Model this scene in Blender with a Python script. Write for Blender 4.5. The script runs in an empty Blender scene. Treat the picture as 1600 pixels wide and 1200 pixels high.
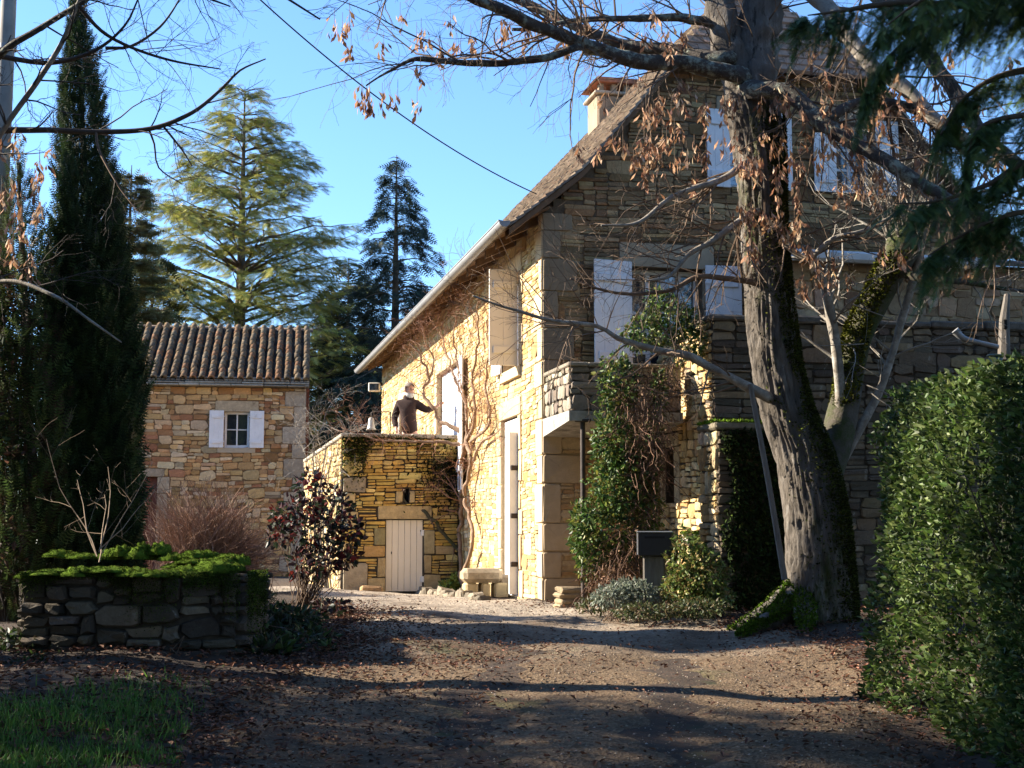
import bpy, math, random
import numpy as np
from mathutils import Vector, Matrix, noise as mnoise

# ------------------------------------------------------------------ camera, sky, sun, exposure
scn = bpy.context.scene
COL = scn.collection
F_PX = 2140.0                      # focal length in pixels of a 1600 wide frame
PITCH = math.atan(235.0 / F_PX)
EYE = 1.6
cam_d = bpy.data.cameras.new('camera'); cam = bpy.data.objects.new('camera', cam_d); COL.objects.link(cam)
cam.location = (0, 0, EYE); cam.rotation_euler = (math.pi / 2 + PITCH, 0, 0)
cam_d.sensor_width = 36; cam_d.lens = F_PX / 1600 * 36; cam_d.clip_end = 3000; cam_d.clip_start = 0.05
scn.camera = cam

SUN_EL = math.radians(27); SUN_TH = math.radians(12)       # from the left, a little beyond the house
sun_vec = Vector((-math.cos(SUN_TH) * math.cos(SUN_EL), math.sin(SUN_TH) * math.cos(SUN_EL), math.sin(SUN_EL)))
world = bpy.data.worlds.new('World'); scn.world = world; world.use_nodes = True
wn = world.node_tree.nodes; wl = world.node_tree.links; wn.clear()
sky = wn.new('ShaderNodeTexSky'); sky.sky_type = 'NISHITA'; sky.sun_disc = False
sky.sun_elevation = SUN_EL; sky.sun_rotation = math.atan2(sun_vec.x, sun_vec.y)
sky.air_density = 1.0; sky.dust_density = 0.0; sky.ozone_density = 6.5; sky.altitude = 200
bg = wn.new('ShaderNodeBackground'); bg.inputs[1].default_value = 0.098
wo = wn.new('ShaderNodeOutputWorld'); wl.new(sky.outputs[0], bg.inputs[0]); wl.new(bg.outputs[0], wo.inputs[0])
sd = bpy.data.lights.new('sun', 'SUN'); so = bpy.data.objects.new('sun', sd); COL.objects.link(so)
sd.energy = 5.0; sd.angle = math.radians(0.53); sd.color = (1.0, 0.90, 0.74)
so.rotation_euler = sun_vec.to_track_quat('Z', 'Y').to_euler(); so.location = (-20, 10, 15)
vs = scn.view_settings; vs.view_transform = 'Standard'; vs.look = 'None'; vs.gamma = 1.0; vs.exposure = 1.85
vs.use_curve_mapping = False
scn.cycles.max_bounces = 6; scn.cycles.diffuse_bounces = 3; scn.cycles.glossy_bounces = 2; scn.cycles.transmission_bounces = 3
scn.cycles.transparent_max_bounces = 4; scn.cycles.use_denoising = True

# ------------------------------------------------------------------ helpers: picture point -> place
cp, sp = math.cos(PITCH), math.sin(PITCH)
def ray(px, py):
    a = (px - 800) / F_PX; b = -(py - 600) / F_PX
    return np.array([a, cp - b * sp, sp + b * cp])
def at(px, py, Y):
    d = ray(px, py); return np.array([0, 0, EYE]) + d * (Y / d[1])
def proj(p):
    p = np.asarray(p, float) - np.array([0, 0, EYE])
    x = p[..., 0]; zc = p[..., 1] * cp + p[..., 2] * sp; yc = -p[..., 1] * sp + p[..., 2] * cp
    return 800 + F_PX * x / zc, 600 - F_PX * yc / zc, zc
def ppm(Y): return F_PX / Y
GY = ([-60, 0, 7, 12, 16, 21.3, 30, 60, 150, 900], [-.8, 0, .40, .70, .85, .70, .62, .5, -3., -20.])
def sstep(a, b, x):
    t = np.clip((x - a) / (b - a), 0, 1); return t * t * (3 - 2 * t)
def gz(x, y):
    x = np.asarray(x, float); y = np.asarray(y, float)
    z = np.interp(y, *GY)
    near = sstep(30, 20, y) * sstep(-3, 3, y)
    z = z + near * (0.10 * sstep(1.6, 3.4, x) * sstep(8, 11, y) + 0.06 * sstep(-1.3, -3.0, x))
    z = z + near * (0.02 * np.sin(x * 1.9 + y * .7) + .014 * np.sin(x * 4.1 - y * 2.3) + .010 * np.sin(x * .8 + y * 5.1))
    return z
def gpx(px, py):
    d = ray(px, py); o = np.array([0, 0, EYE]); t = 3.0
    for k in range(4000):
        p = o + d * t
        if p[2] <= gz(p[0], p[1]): break
        t += 0.02
    return p

# ------------------------------------------------------------------ helpers: meshes
class MB:
    def __init__(s): s.V = []; s.F = {3: [], 4: []}; s.C = {3: [], 4: []}; s.n = 0
    def add(s, V, F, col=None):
        V = np.asarray(V, float).reshape(-1, 3)
        for f in (F if isinstance(F, (list, tuple)) and len(F) and isinstance(F[0], np.ndarray) and F[0].ndim == 2 else [np.asarray(F, int)]):
            if len(f) == 0: continue
            k = f.shape[1]; s.F[k].append(f + s.n)
            c = np.ones((len(f), 3)) if col is None else np.broadcast_to(np.asarray(col, float), (len(f), 3))
            s.C[k].append(c)
        s.V.append(V); s.n += len(V)
    def merge(s, o):
        for k in (3, 4):
            for f, c in zip(o.F[k], o.C[k]): s.F[k].append(f + s.n); s.C[k].append(c)
        s.V += o.V; s.n += o.n
    def mesh(s, name, mat=None, smooth=False, origin=None):
        me = bpy.data.meshes.new(name)
        V = np.concatenate(s.V) if s.V else np.zeros((0, 3))
        if origin is not None: V = V - np.asarray(origin)
        me.vertices.add(len(V)); me.vertices.foreach_set('co', V.astype(np.float32).ravel())
        idx = []; ls = []; cols = []; off = 0
        for k in (3, 4):
            if s.F[k]:
                f = np.concatenate(s.F[k]); idx.append(f.ravel()); ls.append(off + np.arange(len(f)) * k); off += f.size
                cols.append(np.concatenate(s.C[k]))
        if idx:
            idx = np.concatenate(idx).astype(np.int32); ls = np.concatenate(ls).astype(np.int32); cols = np.concatenate(cols)
            me.loops.add(len(idx)); me.loops.foreach_set('vertex_index', idx)
            me.polygons.add(len(ls)); me.polygons.foreach_set('loop_start', ls)
            me.polygons.foreach_set('use_smooth', np.full(len(ls), smooth, bool))
            me.update(calc_edges=True)
            at_ = me.attributes.new('tint', 'FLOAT_COLOR', 'FACE')
            at_.data.foreach_set('color', np.c_[cols, np.ones(len(cols))].astype(np.float32).ravel())
        if mat: me.materials.append(mat)
        return me
    def build(s, name, mat, parent=None, smooth=False, kind=None, label=None, cat=None, group=None, origin=None):
        if parent is None and origin is None and s.V:
            V = np.concatenate(s.V); origin = [(V[:, 0].min() + V[:, 0].max()) / 2, (V[:, 1].min() + V[:, 1].max()) / 2, V[:, 2].min()]
        o = bpy.data.objects.new(name, s.mesh(name, mat, smooth, origin)); COL.objects.link(o)
        if parent is not None: o.parent = parent
        if origin is not None: o.location = origin
        tag(o, label, cat, group, kind); return o
def tag(o, label=None, cat=None, group=None, kind=None):
    if label: o['label'] = label
    if cat: o['category'] = cat
    if group: o['group'] = group
    if kind: o['kind'] = kind
    return o
def thing(name, label, cat, loc=(0, 0, 0), rz=0, group=None):
    o = bpy.data.objects.new(name, None); COL.objects.link(o); o.empty_display_size = .2
    o.location = loc; o.rotation_euler = (0, 0, rz); return tag(o, label, cat, group)
def obox(x0, x1, y0, y1, z0, z1):
    V = np.array([[x, y, z] for z in (z0, z1) for y in (y0, y1) for x in (x0, x1)], float)
    F = np.array([[0, 2, 3, 1], [4, 5, 7, 6], [0, 1, 5, 4], [2, 6, 7, 3], [0, 4, 6, 2], [1, 3, 7, 5]])
    return V, F
def bbox_(x0, x1, y0, y1, z0, z1, b=.006):
    """bevelled box: 24 verts"""
    b = min(b, abs(x1 - x0) / 2.2, abs(y1 - y0) / 2.2, abs(z1 - z0) / 2.2)
    me_v = []; c = [(x0, x1), (y0, y1), (z0, z1)]
    idx = {}
    for ix in (0, 1):
        for iy in (0, 1):
            for iz in (0, 1):
                for ax in range(3):
                    p = [c[0][ix], c[1][iy], c[2][iz]]
                    for k, i in enumerate((ix, iy, iz)):
                        if k != ax: p[k] += b if i == 0 else -b
                    idx[(ix, iy, iz, ax)] = len(me_v); me_v.append(p)
    F4 = []; F3 = []
    I = lambda ax, i, j, k: idx[tuple([(i if q == ax else (j if q == (ax + 1) % 3 else k)) for q in range(3)]) + (ax,)]
    for ax in range(3):
        for i in (0, 1):
            q = [I(ax, i, 0, 0), I(ax, i, 1, 0), I(ax, i, 1, 1), I(ax, i, 0, 1)]
            F4.append(q if i else q[::-1])
    for ax in range(3):     # edges parallel to ax
        b1, b2 = (ax + 1) % 3, (ax + 2) % 3
        for j in (0, 1):
            for k in (0, 1):
                def g(i, a):
                    t = [0, 0, 0]; t[ax] = i; t[b1] = j; t[b2] = k; return idx[tuple(t) + (a,)]
                q = [g(0, b1), g(1, b1), g(1, b2), g(0, b2)]
                F4.append(q if (j != k) else q[::-1])
    for ix in (0, 1):
        for iy in (0, 1):
            for iz in (0, 1):
                t = [idx[(ix, iy, iz, a)] for a in range(3)]
                F3.append(t if (ix + iy + iz) % 2 else t[::-1])
    return np.array(me_v, float), [np.array(F4), np.array(F3)]
def catmull(P, step):
    P = np.asarray(P, float)
    if len(P) < 3:
        n = max(2, int(np.linalg.norm(P[-1, :3] - P[0, :3]) / step) + 1); t = np.linspace(0, 1, n)[:, None]; return P[0] * (1 - t) + P[-1] * t
    Q = np.vstack([2 * P[0] - P[1], P, 2 * P[-1] - P[-2]]); out = []
    for i in range(1, len(Q) - 2):
        n = max(1, int(np.linalg.norm(Q[i + 1, :3] - Q[i, :3]) / step)); t = (np.arange(n) / n)[:, None]
        a, b, c, d = Q[i - 1], Q[i], Q[i + 1], Q[i + 2]
        out.append(.5 * (2 * b + (c - a) * t + (2 * a - 5 * b + 4 * c - d) * t * t + (3 * b - a - 3 * c + d) * t ** 3))
    out.append(P[-1:]); return np.vstack(out)
def frames(P):
    T = np.gradient(P, axis=0); T /= np.linalg.norm(T, axis=1)[:, None] + 1e-9
    ref = np.array([0, 0, 1.]) if abs(T[:, 2]).mean() < .8 else np.array([1., 0, 0])
    A = np.cross(T, ref); A /= np.linalg.norm(A, axis=1)[:, None] + 1e-9
    return T, A, np.cross(T, A)
def tube(mb, P, R, sides=5, col=None, disp=None, cap=True):
    P = np.asarray(P, float); n = len(P); R = np.broadcast_to(np.asarray(R, float), (n,))
    T, A, B = frames(P)
    th = np.arange(sides) / sides * 2 * math.pi
    ring = A[:, None, :] * np.cos(th)[None, :, None] + B[:, None, :] * np.sin(th)[None, :, None]
    rr = R[:, None] * np.ones((1, sides))
    if disp is not None: rr = rr + disp(n, sides, P, th)
    V = (P[:, None, :] + ring * rr[:, :, None]).reshape(-1, 3)
    i = np.arange(n - 1)[:, None] * sides; j = np.arange(sides)[None]; j2 = (j + 1) % sides
    F = np.stack([i + j, i + j2, i + sides + j2, i + sides + j], -1).reshape(-1, 4)
    mb.add(V, F, col)
    if cap:
        mb.add(np.vstack([V[-sides:], P[-1:] + T[-1] * R[-1] * .3]), np.array([[k, (k + 1) % sides, sides] for k in range(sides)]), col)
        mb.add(np.vstack([V[:sides], P[:1]]), np.array([[(k + 1) % sides, k, sides] for k in range(sides)]), col)
def pxpath(pts, step=.06):
    """rows of (px, py, Y, radius_px) -> 3-D path and radii"""
    Q = np.array([list(at(p[0], p[1], p[2])) + [p[3] / ppm(p[2])] for p in pts])
    C = catmull(Q, step); return C[:, :3], C[:, 3]
def unit(v): return v / (np.linalg.norm(v, axis=-1, keepdims=True) + 1e-9)
def scatter(mb, P, D, S, tmpl, rng, cols, up=None, roll=None):
    """place a leaf template (V:(k,3), F) at P with axis D and size S; vectorised"""
    n = len(P)
    if n == 0: return
    D = unit(np.asarray(D, float)); r = unit(rng.normal(size=(n, 3))) if up is None else unit(np.asarray(up, float) + 1e-4)
    A = unit(np.cross(D, r)); B = np.cross(D, A)
    TV, TF = tmpl; S = np.broadcast_to(np.asarray(S, float), (n,))
    V = P[:, None, :] + S[:, None, None] * (TV[None, :, 0:1] * D[:, None] + TV[None, :, 1:2] * A[:, None] + TV[None, :, 2:3] * B[:, None])
    k = len(TV); F = (np.arange(n)[:, None, None] * k + TF[None]).reshape(-1, TF.shape[1])
    c = np.repeat(np.asarray(cols, float).reshape(-1, 3) if np.ndim(cols) == 2 else np.tile(cols, (n, 1)), len(TF), axis=0)
    mb.add(V.reshape(-1, 3), F, c)
LEAF = (np.array([[0, 0, 0], [.35, .28, .08], [.5, 0, -.02], [.35, -.28, .08], [1, 0, -.05], [.75, .17, .03], [.75, -.17, .03]]),
        np.array([[0, 2, 1], [0, 3, 2], [1, 2, 5], [2, 3, 6], [2, 4, 5], [2, 6, 4]]))
LEAF2 = (np.array([[0, 0, 0], [.45, .25, .10], [.45, -.25, .10], [1, 0, -.06]]), np.array([[0, 3, 1], [0, 2, 3]]))
BLADE = (np.array([[0, .05, 0], [0, -.05, 0], [.6, .03, .05], [.6, -.03, .05], [1, 0, .2]]), np.array([[0, 1, 3], [0, 3, 2], [2, 3, 4]]))
def spray_t(pairs=5, w=.30, lean=.45, bw=.10):
    V = []; F = []
    for k in range(pairs):
        x = k / pairs * .85; l = w * (1.1 - .6 * x)
        for s in (-1, 1):
            b = len(V); V += [[x, 0, 0], [x + bw, 0, 0], [x + lean * l + .05, s * l, -.06 * l]]; F.append([b, b + 1, b + 2] if s > 0 else [b, b + 2, b + 1])
    b = len(V); V += [[.8, .03, 0], [.8, -.03, 0], [1.02, 0, 0]]; F.append([b, b + 1, b + 2])
    return np.array(V, float), np.array(F)
SPRAY = spray_t()
SPRAY2 = spray_t(9, .24, .35, .06)
def tint(rng, base, n, v=.25, h=.08):
    base = np.asarray(base, float)
    return np.clip(base[None] * (1 + rng.normal(0, v, (n, 1))) * (1 + rng.normal(0, h, (n, 3))), .002, .9)
def pick(rng, pal, n, v=.15):
    pal = np.asarray(pal, float); c = pal[rng.integers(0, len(pal), n)]
    return np.clip(c * (1 + rng.normal(0, v, (n, 1))) * (1 + rng.normal(0, .04, (n, 3))), .004, .9)

# ------------------------------------------------------------------ helpers: materials
def M(name, color=(.5, .5, .5), rough=.85, tintattr=False, var=.25, scale=6., bump=0., bscale=30., spec=.3, trans=0., wave=None, blotch=None, metallic=0., detail=6., stretch=None, splat=None):
    m = bpy.data.materials.new(name); m.use_nodes = True; nt = m.node_tree; N = nt.nodes; L = nt.links
    p = N['Principled BSDF']; p.inputs['Roughness'].default_value = rough; p.inputs['Specular IOR Level'].default_value = spec; p.inputs['Metallic'].default_value = metallic
    tc = N.new('ShaderNodeTexCoord'); vec = tc.outputs['Object']
    if stretch:
        mp = N.new('ShaderNodeMapping'); mp.inputs['Scale'].default_value = stretch; L.new(vec, mp.inputs['Vector']); vec = mp.outputs[0]
    if tintattr:
        a = N.new('ShaderNodeAttribute'); a.attribute_name = 'tint'; c = a.outputs['Color']
    else:
        rgb = N.new('ShaderNodeRGB'); rgb.outputs[0].default_value = (*color, 1); c = rgb.outputs[0]
    if var:
        n = N.new('ShaderNodeTexNoise'); n.inputs['Scale'].default_value = scale; n.inputs['Detail'].default_value = detail; n.inputs['Roughness'].default_value = .65
        L.new(vec, n.inputs['Vector'])
        r = N.new('ShaderNodeMapRange'); r.inputs['From Min'].default_value = .25; r.inputs['From Max'].default_value = .75
        r.inputs['To Min'].default_value = 1 - var; r.inputs['To Max'].default_value = 1 + var; L.new(n.outputs['Fac'], r.inputs['Value'])
        mx = N.new('ShaderNodeVectorMath'); mx.operation = 'SCALE'; L.new(c, mx.inputs[0]); L.new(r.outputs[0], mx.inputs['Scale']); c = mx.outputs[0]
    for sp_ in ([blotch] if blotch else []) + (splat or []):       # (colour, noise scale, low, high)
        bc, bs, lo, hi = sp_
        n = N.new('ShaderNodeTexNoise'); n.inputs['Scale'].default_value = bs; n.inputs['Detail'].default_value = 8; n.inputs['Roughness'].default_value = .7
        L.new(vec, n.inputs['Vector'])
        r = N.new('ShaderNodeMapRange'); r.inputs['From Min'].default_value = lo; r.inputs['From Max'].default_value = hi; L.new(n.outputs['Fac'], r.inputs['Value'])
        mx = N.new('ShaderNodeMix'); mx.data_type = 'RGBA'; L.new(r.outputs[0], mx.inputs['Factor']); L.new(c, mx.inputs['A']); mx.inputs['B'].default_value = (*bc, 1); c = mx.outputs['Result']
    L.new(c, p.inputs['Base Color'])
    if bump:
        n = N.new('ShaderNodeTexNoise'); n.inputs['Scale'].default_value = bscale; n.inputs['Detail'].default_value = 8; n.inputs['Roughness'].default_value = .7; L.new(vec, n.inputs['Vector'])
        b = N.new('ShaderNodeBump'); b.inputs['Strength'].default_value = bump; b.inputs['Distance'].default_value = .02; L.new(n.outputs['Fac'], b.inputs['Height']); L.new(b.outputs[0], p.inputs['Normal'])
    if trans:
        t = N.new('ShaderNodeBsdfTranslucent'); L.new(c, t.inputs['Color']); ms = N.new('ShaderNodeMixShader'); ms.inputs[0].default_value = trans
        L.new(p.outputs[0], ms.inputs[1]); L.new(t.outputs[0], ms.inputs[2]); L.new(ms.outputs[0], N['Material Output'].inputs[0])
    return m
MT = {}
MT['stone'] = M('rubble stone', tintattr=True, var=.28, scale=14, bump=.8, bscale=38, rough=.95, spec=.12, splat=[((.20, .155, .10), 4., .56, .78), ((.085, .07, .052), 1.1, .56, .80)])
MT['stone_old'] = M('old lichened stone', tintattr=True, var=.35, scale=10, bump=.7, bscale=35, rough=.95, spec=.15, splat=[((.06, .055, .045), 3.5, .50, .72), ((.30, .29, .25), 11., .62, .72)])
MT['ashlar'] = M('dressed stone', tintattr=True, var=.16, scale=7, bump=.35, bscale=60, rough=.9, spec=.2, splat=[((.28, .22, .15), 2.6, .58, .8)])
MT['mortar'] = M('lime mortar', (.36, .26, .15), var=.3, scale=18, bump=.5, bscale=50, rough=.95)
MT['mortar_ochre'] = M('ochre mortar', (.17, .105, .055), var=.3, scale=18, bump=.5, bscale=50, rough=.95)
MT['mortar_dark'] = M('dark earth joints', (.06, .048, .036), var=.3, scale=18, bump=.5, bscale=50, rough=.95)
MT['white'] = M('white paint', (.74, .73, .73), var=.09, scale=6, rough=.6, bump=.1, bscale=40, splat=[((.48, .45, .41), 5., .62, .80), ((.36, .33, .29), 18., .68, .76)])
MT['cream'] = M('shaded white paint', (.76, .69, .58), var=.05, scale=5, rough=.5, splat=[((.55, .48, .42), 2.5, .68, .85)])
MT['glass'] = M('window glass', (.02, .026, .036), var=0, rough=.03, spec=.5); MT['glass'].node_tree.nodes['Principled BSDF'].inputs['IOR'].default_value = 2.4
MT['dark'] = M('dark room', (.02, .018, .016), var=.2, rough=1)
MT['iron'] = M('rusted iron', (.045, .032, .026), var=.4, scale=20, rough=.7, bump=.2)
MT['zinc'] = M('zinc gutter', (.30, .30, .30), var=.15, scale=4, rough=.5, metallic=.25)
MT['wood'] = M('weathered timber', (.15, .085, .045), var=.4, scale=4, rough=.85, bump=.3, bscale=20, stretch=(1, 1, 1))
MT['greywood'] = M('grey weathered wood', (.15, .13, .11), var=.35, scale=8, rough=.9, bump=.3, stretch=(3, 3, .5))
MT['redwood'] = M('red brown boards', (.17, .055, .032), var=.3, scale=6, rough=.8)
MT['tile'] = M('canal tile', tintattr=True, var=.4, scale=9, bump=.35, bscale=40, rough=.9, splat=[((.045, .040, .034), 7., .50, .70), ((.25, .24, .19), 16., .66, .76)])
MT['rooftile'] = M('flat brown roof tile', tintattr=True, var=.3, scale=5, bump=.3, rough=.9, splat=[((.12, .10, .075), 1.4, .5, .75)])
MT['lauze'] = M('stone slate', tintattr=True, var=.35, scale=12, bump=.5, rough=.95, splat=[((.10, .12, .03), 5., .62, .78)])
MT['moss'] = M('moss', tintattr=True, var=.55, scale=9, bump=.8, bscale=60, rough=1, spec=.05)
MT['leaf'] = M('green leaf', tintattr=True, var=0, rough=.5, spec=.28, trans=.3)
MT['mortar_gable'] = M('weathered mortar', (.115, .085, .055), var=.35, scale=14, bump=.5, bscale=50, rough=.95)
MT['needle'] = M('conifer needles', tintattr=True, var=0, rough=.6, spec=.25, trans=.2)
MT['dryleaf'] = M('dry leaf', tintattr=True, var=0, rough=.7, spec=.25, trans=.3)
MT['litter'] = M('fallen leaf', tintattr=True, var=0, rough=.75, spec=.2, trans=.1)
MT['bark'] = M('furrowed bark', (.118, .100, .083), var=.55, scale=9, rough=.95, bump=1., bscale=48, stretch=(1, 1, .28), splat=[((.26, .24, .215), 9., .58, .70), ((.032, .027, .023), 13., .55, .64), ((.050, .060, .014), 1.6, .56, .66)])
MT['mossbark'] = M('mossy bark', (.085, .072, .055), var=.4, scale=8, rough=.95, bump=.8, bscale=40, splat=[((.042, .052, .012), 3.2, .44, .58), ((.26, .24, .21), 4.0, .64, .74)])
MT['lichenbark'] = M('lichened branch', (.062, .052, .044), var=.4, scale=12, rough=.95, bump=.8, bscale=45, splat=[((.26, .28, .22), 9., .50, .62)])
MT['palebark'] = M('pale smooth bark', (.22, .19, .155), var=.35, scale=14, rough=.9, bump=.4, splat=[((.36, .34, .30), 7., .5, .68), ((.07, .06, .05), 10., .62, .72)])
MT['twig'] = M('bare twig', (.13, .085, .055), var=.3, scale=12, rough=.85)
MT['darktwig'] = M('dark bare twig', (.070, .055, .045), var=.3, scale=12, rough=.85)
MT['redtwig'] = M('reddish twig', tintattr=True, var=.2, scale=12, rough=.8)
MT['trunk'] = M('conifer trunk', (.10, .075, .055), var=.4, scale=6, rough=.95, bump=.6)
MT['soil'] = M('soil', (.050, .034, .023), var=.5, scale=3, rough=1, bump=.9, bscale=16, detail=10, splat=[((.12, .055, .030), 26., .56, .66), ((.035, .045, .012), 1.5, .58, .72)])
MT['pebble'] = M('pebbles', tintattr=True, var=.2, scale=40, rough=.9)
MT['grass'] = M('grass', tintattr=True, var=0, rough=.6, spec=.25, trans=.25)
# ------------------------------------------------------------------ ground, drive, lawn
rng = np.random.default_rng(7)
def spaced(segs):
    out = []
    for a, b, n in segs: out += list(np.linspace(a, b, n, endpoint=False))
    out.append(segs[-1][1]); return np.array(out)
def sheet(xs, ys, zf, mb):
    X, Y = np.meshgrid(xs, ys); Z = zf(X, Y)
    V = np.stack([X, Y, Z], -1).reshape(-1, 3); nx = len(xs); ny = len(ys)
    i = (np.arange(ny - 1)[:, None] * nx + np.arange(nx - 1)[None]).ravel()
    mb.add(V, np.stack([i, i + 1, i + nx + 1, i + nx], -1))
gxs = spaced([(-900, -60, 10), (-60, -9, 14), (-9, 9, 110), (9, 60, 14), (60, 900, 10)])
gys = spaced([(-60, 2, 12), (2, 24, 130), (24, 60, 22), (60, 950, 16)])
mb = MB(); sheet(gxs, gys, gz, mb); mb.build('ground', MT['soil'], smooth=True, kind='structure', origin=(0, 0, 0))

def drive_mat():
    m = bpy.data.materials.new('gravel drive'); m.use_nodes = True; N = m.node_tree.nodes; L = m.node_tree.links; p = N['Principled BSDF']
    p.inputs['Roughness'].default_value = .95; p.inputs['Specular IOR Level'].default_value = .15
    tc = N.new('ShaderNodeTexCoord')
    def noise(s, d=8, r=.65):
        n = N.new('ShaderNodeTexNoise'); n.inputs['Scale'].default_value = s; n.inputs['Detail'].default_value = d; n.inputs['Roughness'].default_value = r; L.new(tc.outputs['Object'], n.inputs['Vector']); return n
    vo = N.new('ShaderNodeTexVoronoi'); vo.inputs['Scale'].default_value = 55; L.new(tc.outputs['Object'], vo.inputs['Vector'])
    r1 = N.new('ShaderNodeValToRGB'); L.new(vo.outputs['Color'], r1.inputs[0]); e = r1.color_ramp.elements
    e[0].position = .15; e[0].color = (.085, .055, .032, 1); e[1].position = .85; e[1].color = (.185, .130, .080, 1)
    def mix(a, colr, n, lo, hi):
        r = N.new('ShaderNodeMapRange'); r.inputs['From Min'].default_value = lo; r.inputs['From Max'].default_value = hi; L.new(n.outputs['Fac'], r.inputs['Value'])
        x = N.new('ShaderNodeMix'); x.data_type = 'RGBA'; L.new(r.outputs[0], x.inputs['Factor']); L.new(a, x.inputs['A']); x.inputs['B'].default_value = (*colr, 1); return x.outputs['Result']
    sep = N.new('ShaderNodeSeparateXYZ'); L.new(tc.outputs['Object'], sep.inputs[0])      # paler gravel towards the house, with the sunlit band put into its colour
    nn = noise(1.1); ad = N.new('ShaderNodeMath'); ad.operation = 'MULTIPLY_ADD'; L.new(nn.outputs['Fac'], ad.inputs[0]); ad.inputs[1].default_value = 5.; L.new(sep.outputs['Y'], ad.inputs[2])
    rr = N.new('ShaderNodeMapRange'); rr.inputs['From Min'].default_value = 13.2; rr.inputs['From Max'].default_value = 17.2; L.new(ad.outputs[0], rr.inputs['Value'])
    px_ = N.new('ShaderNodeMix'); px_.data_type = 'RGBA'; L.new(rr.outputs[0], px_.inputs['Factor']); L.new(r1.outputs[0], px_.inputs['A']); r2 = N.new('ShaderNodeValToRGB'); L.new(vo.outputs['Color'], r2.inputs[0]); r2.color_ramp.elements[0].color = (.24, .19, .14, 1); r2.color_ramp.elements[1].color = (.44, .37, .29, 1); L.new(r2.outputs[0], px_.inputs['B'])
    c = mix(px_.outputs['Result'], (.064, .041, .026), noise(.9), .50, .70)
    c = mix(c, (.07, .075, .028), noise(.55, 6), .60, .74)
    c = mix(c, (.125, .062, .038), noise(7., 10, .75), .56, .68)
    L.new(c, p.inputs['Base Color'])
    b = N.new('ShaderNodeBump'); b.inputs['Strength'].default_value = .5; b.inputs['Distance'].default_value = .012; L.new(vo.outputs['Distance'], b.inputs['Height'])
    b2 = N.new('ShaderNodeBump'); b2.inputs['Strength'].default_value = .7; b2.inputs['Distance'].default_value = .05; L.new(noise(6., 10).outputs['Fac'], b2.inputs['Height']); L.new(b.outputs[0], b2.inputs['Normal']); L.new(b2.outputs[0], p.inputs['Normal'])
    return m
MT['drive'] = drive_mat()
DL = np.array([gpx(*q)[:2] for q in [(330, 1195), (345, 1120), (390, 1072), (470, 1050), (540, 1010), (535, 965)]] + [[-2.4, 16.5], [-6.5, 18.5], [-9.5, 21]])
DR = np.array([gpx(*q)[:2] for q in [(1440, 1195), (1400, 1120), (1370, 1040), (1290, 1000), (1120, 968), (980, 955), (870, 944)]] + [[-.1, 16.3], [-1.0, 20.8], [-3.2, 21.2]])
DL = np.vstack([[DL[0, 0] - .1, -3], DL]); DR = np.vstack([[DR[0, 0] + .2, -3], DR])
def drive_x(y):
    l = np.interp(y, DL[:, 1], DL[:, 0]); r = np.interp(y, DR[:, 1], DR[:, 0]); return l, r
mb = MB(); ys = np.linspace(-3, 21.1, 220); ts = np.linspace(0, 1, 60)
V = []
for y in ys:
    l, r = drive_x(y); wob = .10 * math.sin(y * 5.3) + .06 * math.sin(y * 13.7 + 1)
    x = (l + wob) * (1 - ts) + (r + wob * .7) * ts
    h = gz(x, np.full_like(x, y)) + .012 + .004 * np.sin(x * 9 + y * 7)
    h = h - .022 * (np.exp(-((ts - .36) / .05) ** 2) + np.exp(-((ts - .66) / .05) ** 2)) * sstep(13, 10, y)
    h = h - .03 * (sstep(.03, 0, ts) + sstep(.97, 1, ts)); V.append(np.c_[x, np.full_like(x, y), h])
V = np.vstack(V); nx = len(ts); i = (np.arange(len(ys) - 1)[:, None] * nx + np.arange(nx - 1)[None]).ravel()
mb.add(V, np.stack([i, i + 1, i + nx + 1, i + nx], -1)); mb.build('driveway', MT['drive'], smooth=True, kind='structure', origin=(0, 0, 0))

# pebbles on the drive
mb = MB(); n = 12000; y = 6.2 + (21 - 6.2) * rng.random(n) ** 1.5; l, r = drive_x(y); x = l + (r - l) * rng.random(n)
OCT = (np.array([[1, 0, 0], [-1, 0, 0], [0, 1, 0], [0, -1, 0], [0, 0, .7], [0, 0, -.6]], float) * .5, np.array([[0, 2, 4], [2, 1, 4], [1, 3, 4], [3, 0, 4]]))
P = np.c_[x, y, gz(x, y) + .014]; D = rng.normal(size=(n, 3)); D[:, 2] *= .2
up = np.tile([0, 0, 1.], (n, 1))
def scat_flat(mb, P, ang, S, tm, cols, tilt=0.):
    D = np.c_[np.cos(ang), np.sin(ang), np.zeros(len(P))]
    if np.any(tilt): D[:, 2] = tilt
    D = unit(D); A = unit(np.cross(np.tile([0, 0, 1.], (len(P), 1)), D)); B = np.cross(D, A)
    TV, TF = tm; S = np.broadcast_to(S, (len(P),))
    V = P[:, None] + S[:, None, None] * (TV[None, :, 0:1] * D[:, None] + TV[None, :, 1:2] * A[:, None] + TV[None, :, 2:3] * B[:, None])
    F = (np.arange(len(P))[:, None, None] * len(TV) + TF[None]).reshape(-1, TF.shape[1]); mb.add(V.reshape(-1, 3), F, np.repeat(cols, len(TF), 0))
scat_flat(mb, P, rng.random(n) * 6.28, .008 + .016 * rng.random(n) ** 3, OCT, pick(rng, [(.17, .13, .09), (.23, .18, .13), (.12, .09, .062), (.27, .22, .17)], n))
mb.build('gravel', MT['pebble'], kind='stuff', label='loose pale pebbles strewn over the drive', origin=(0, 0, 0))

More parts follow.
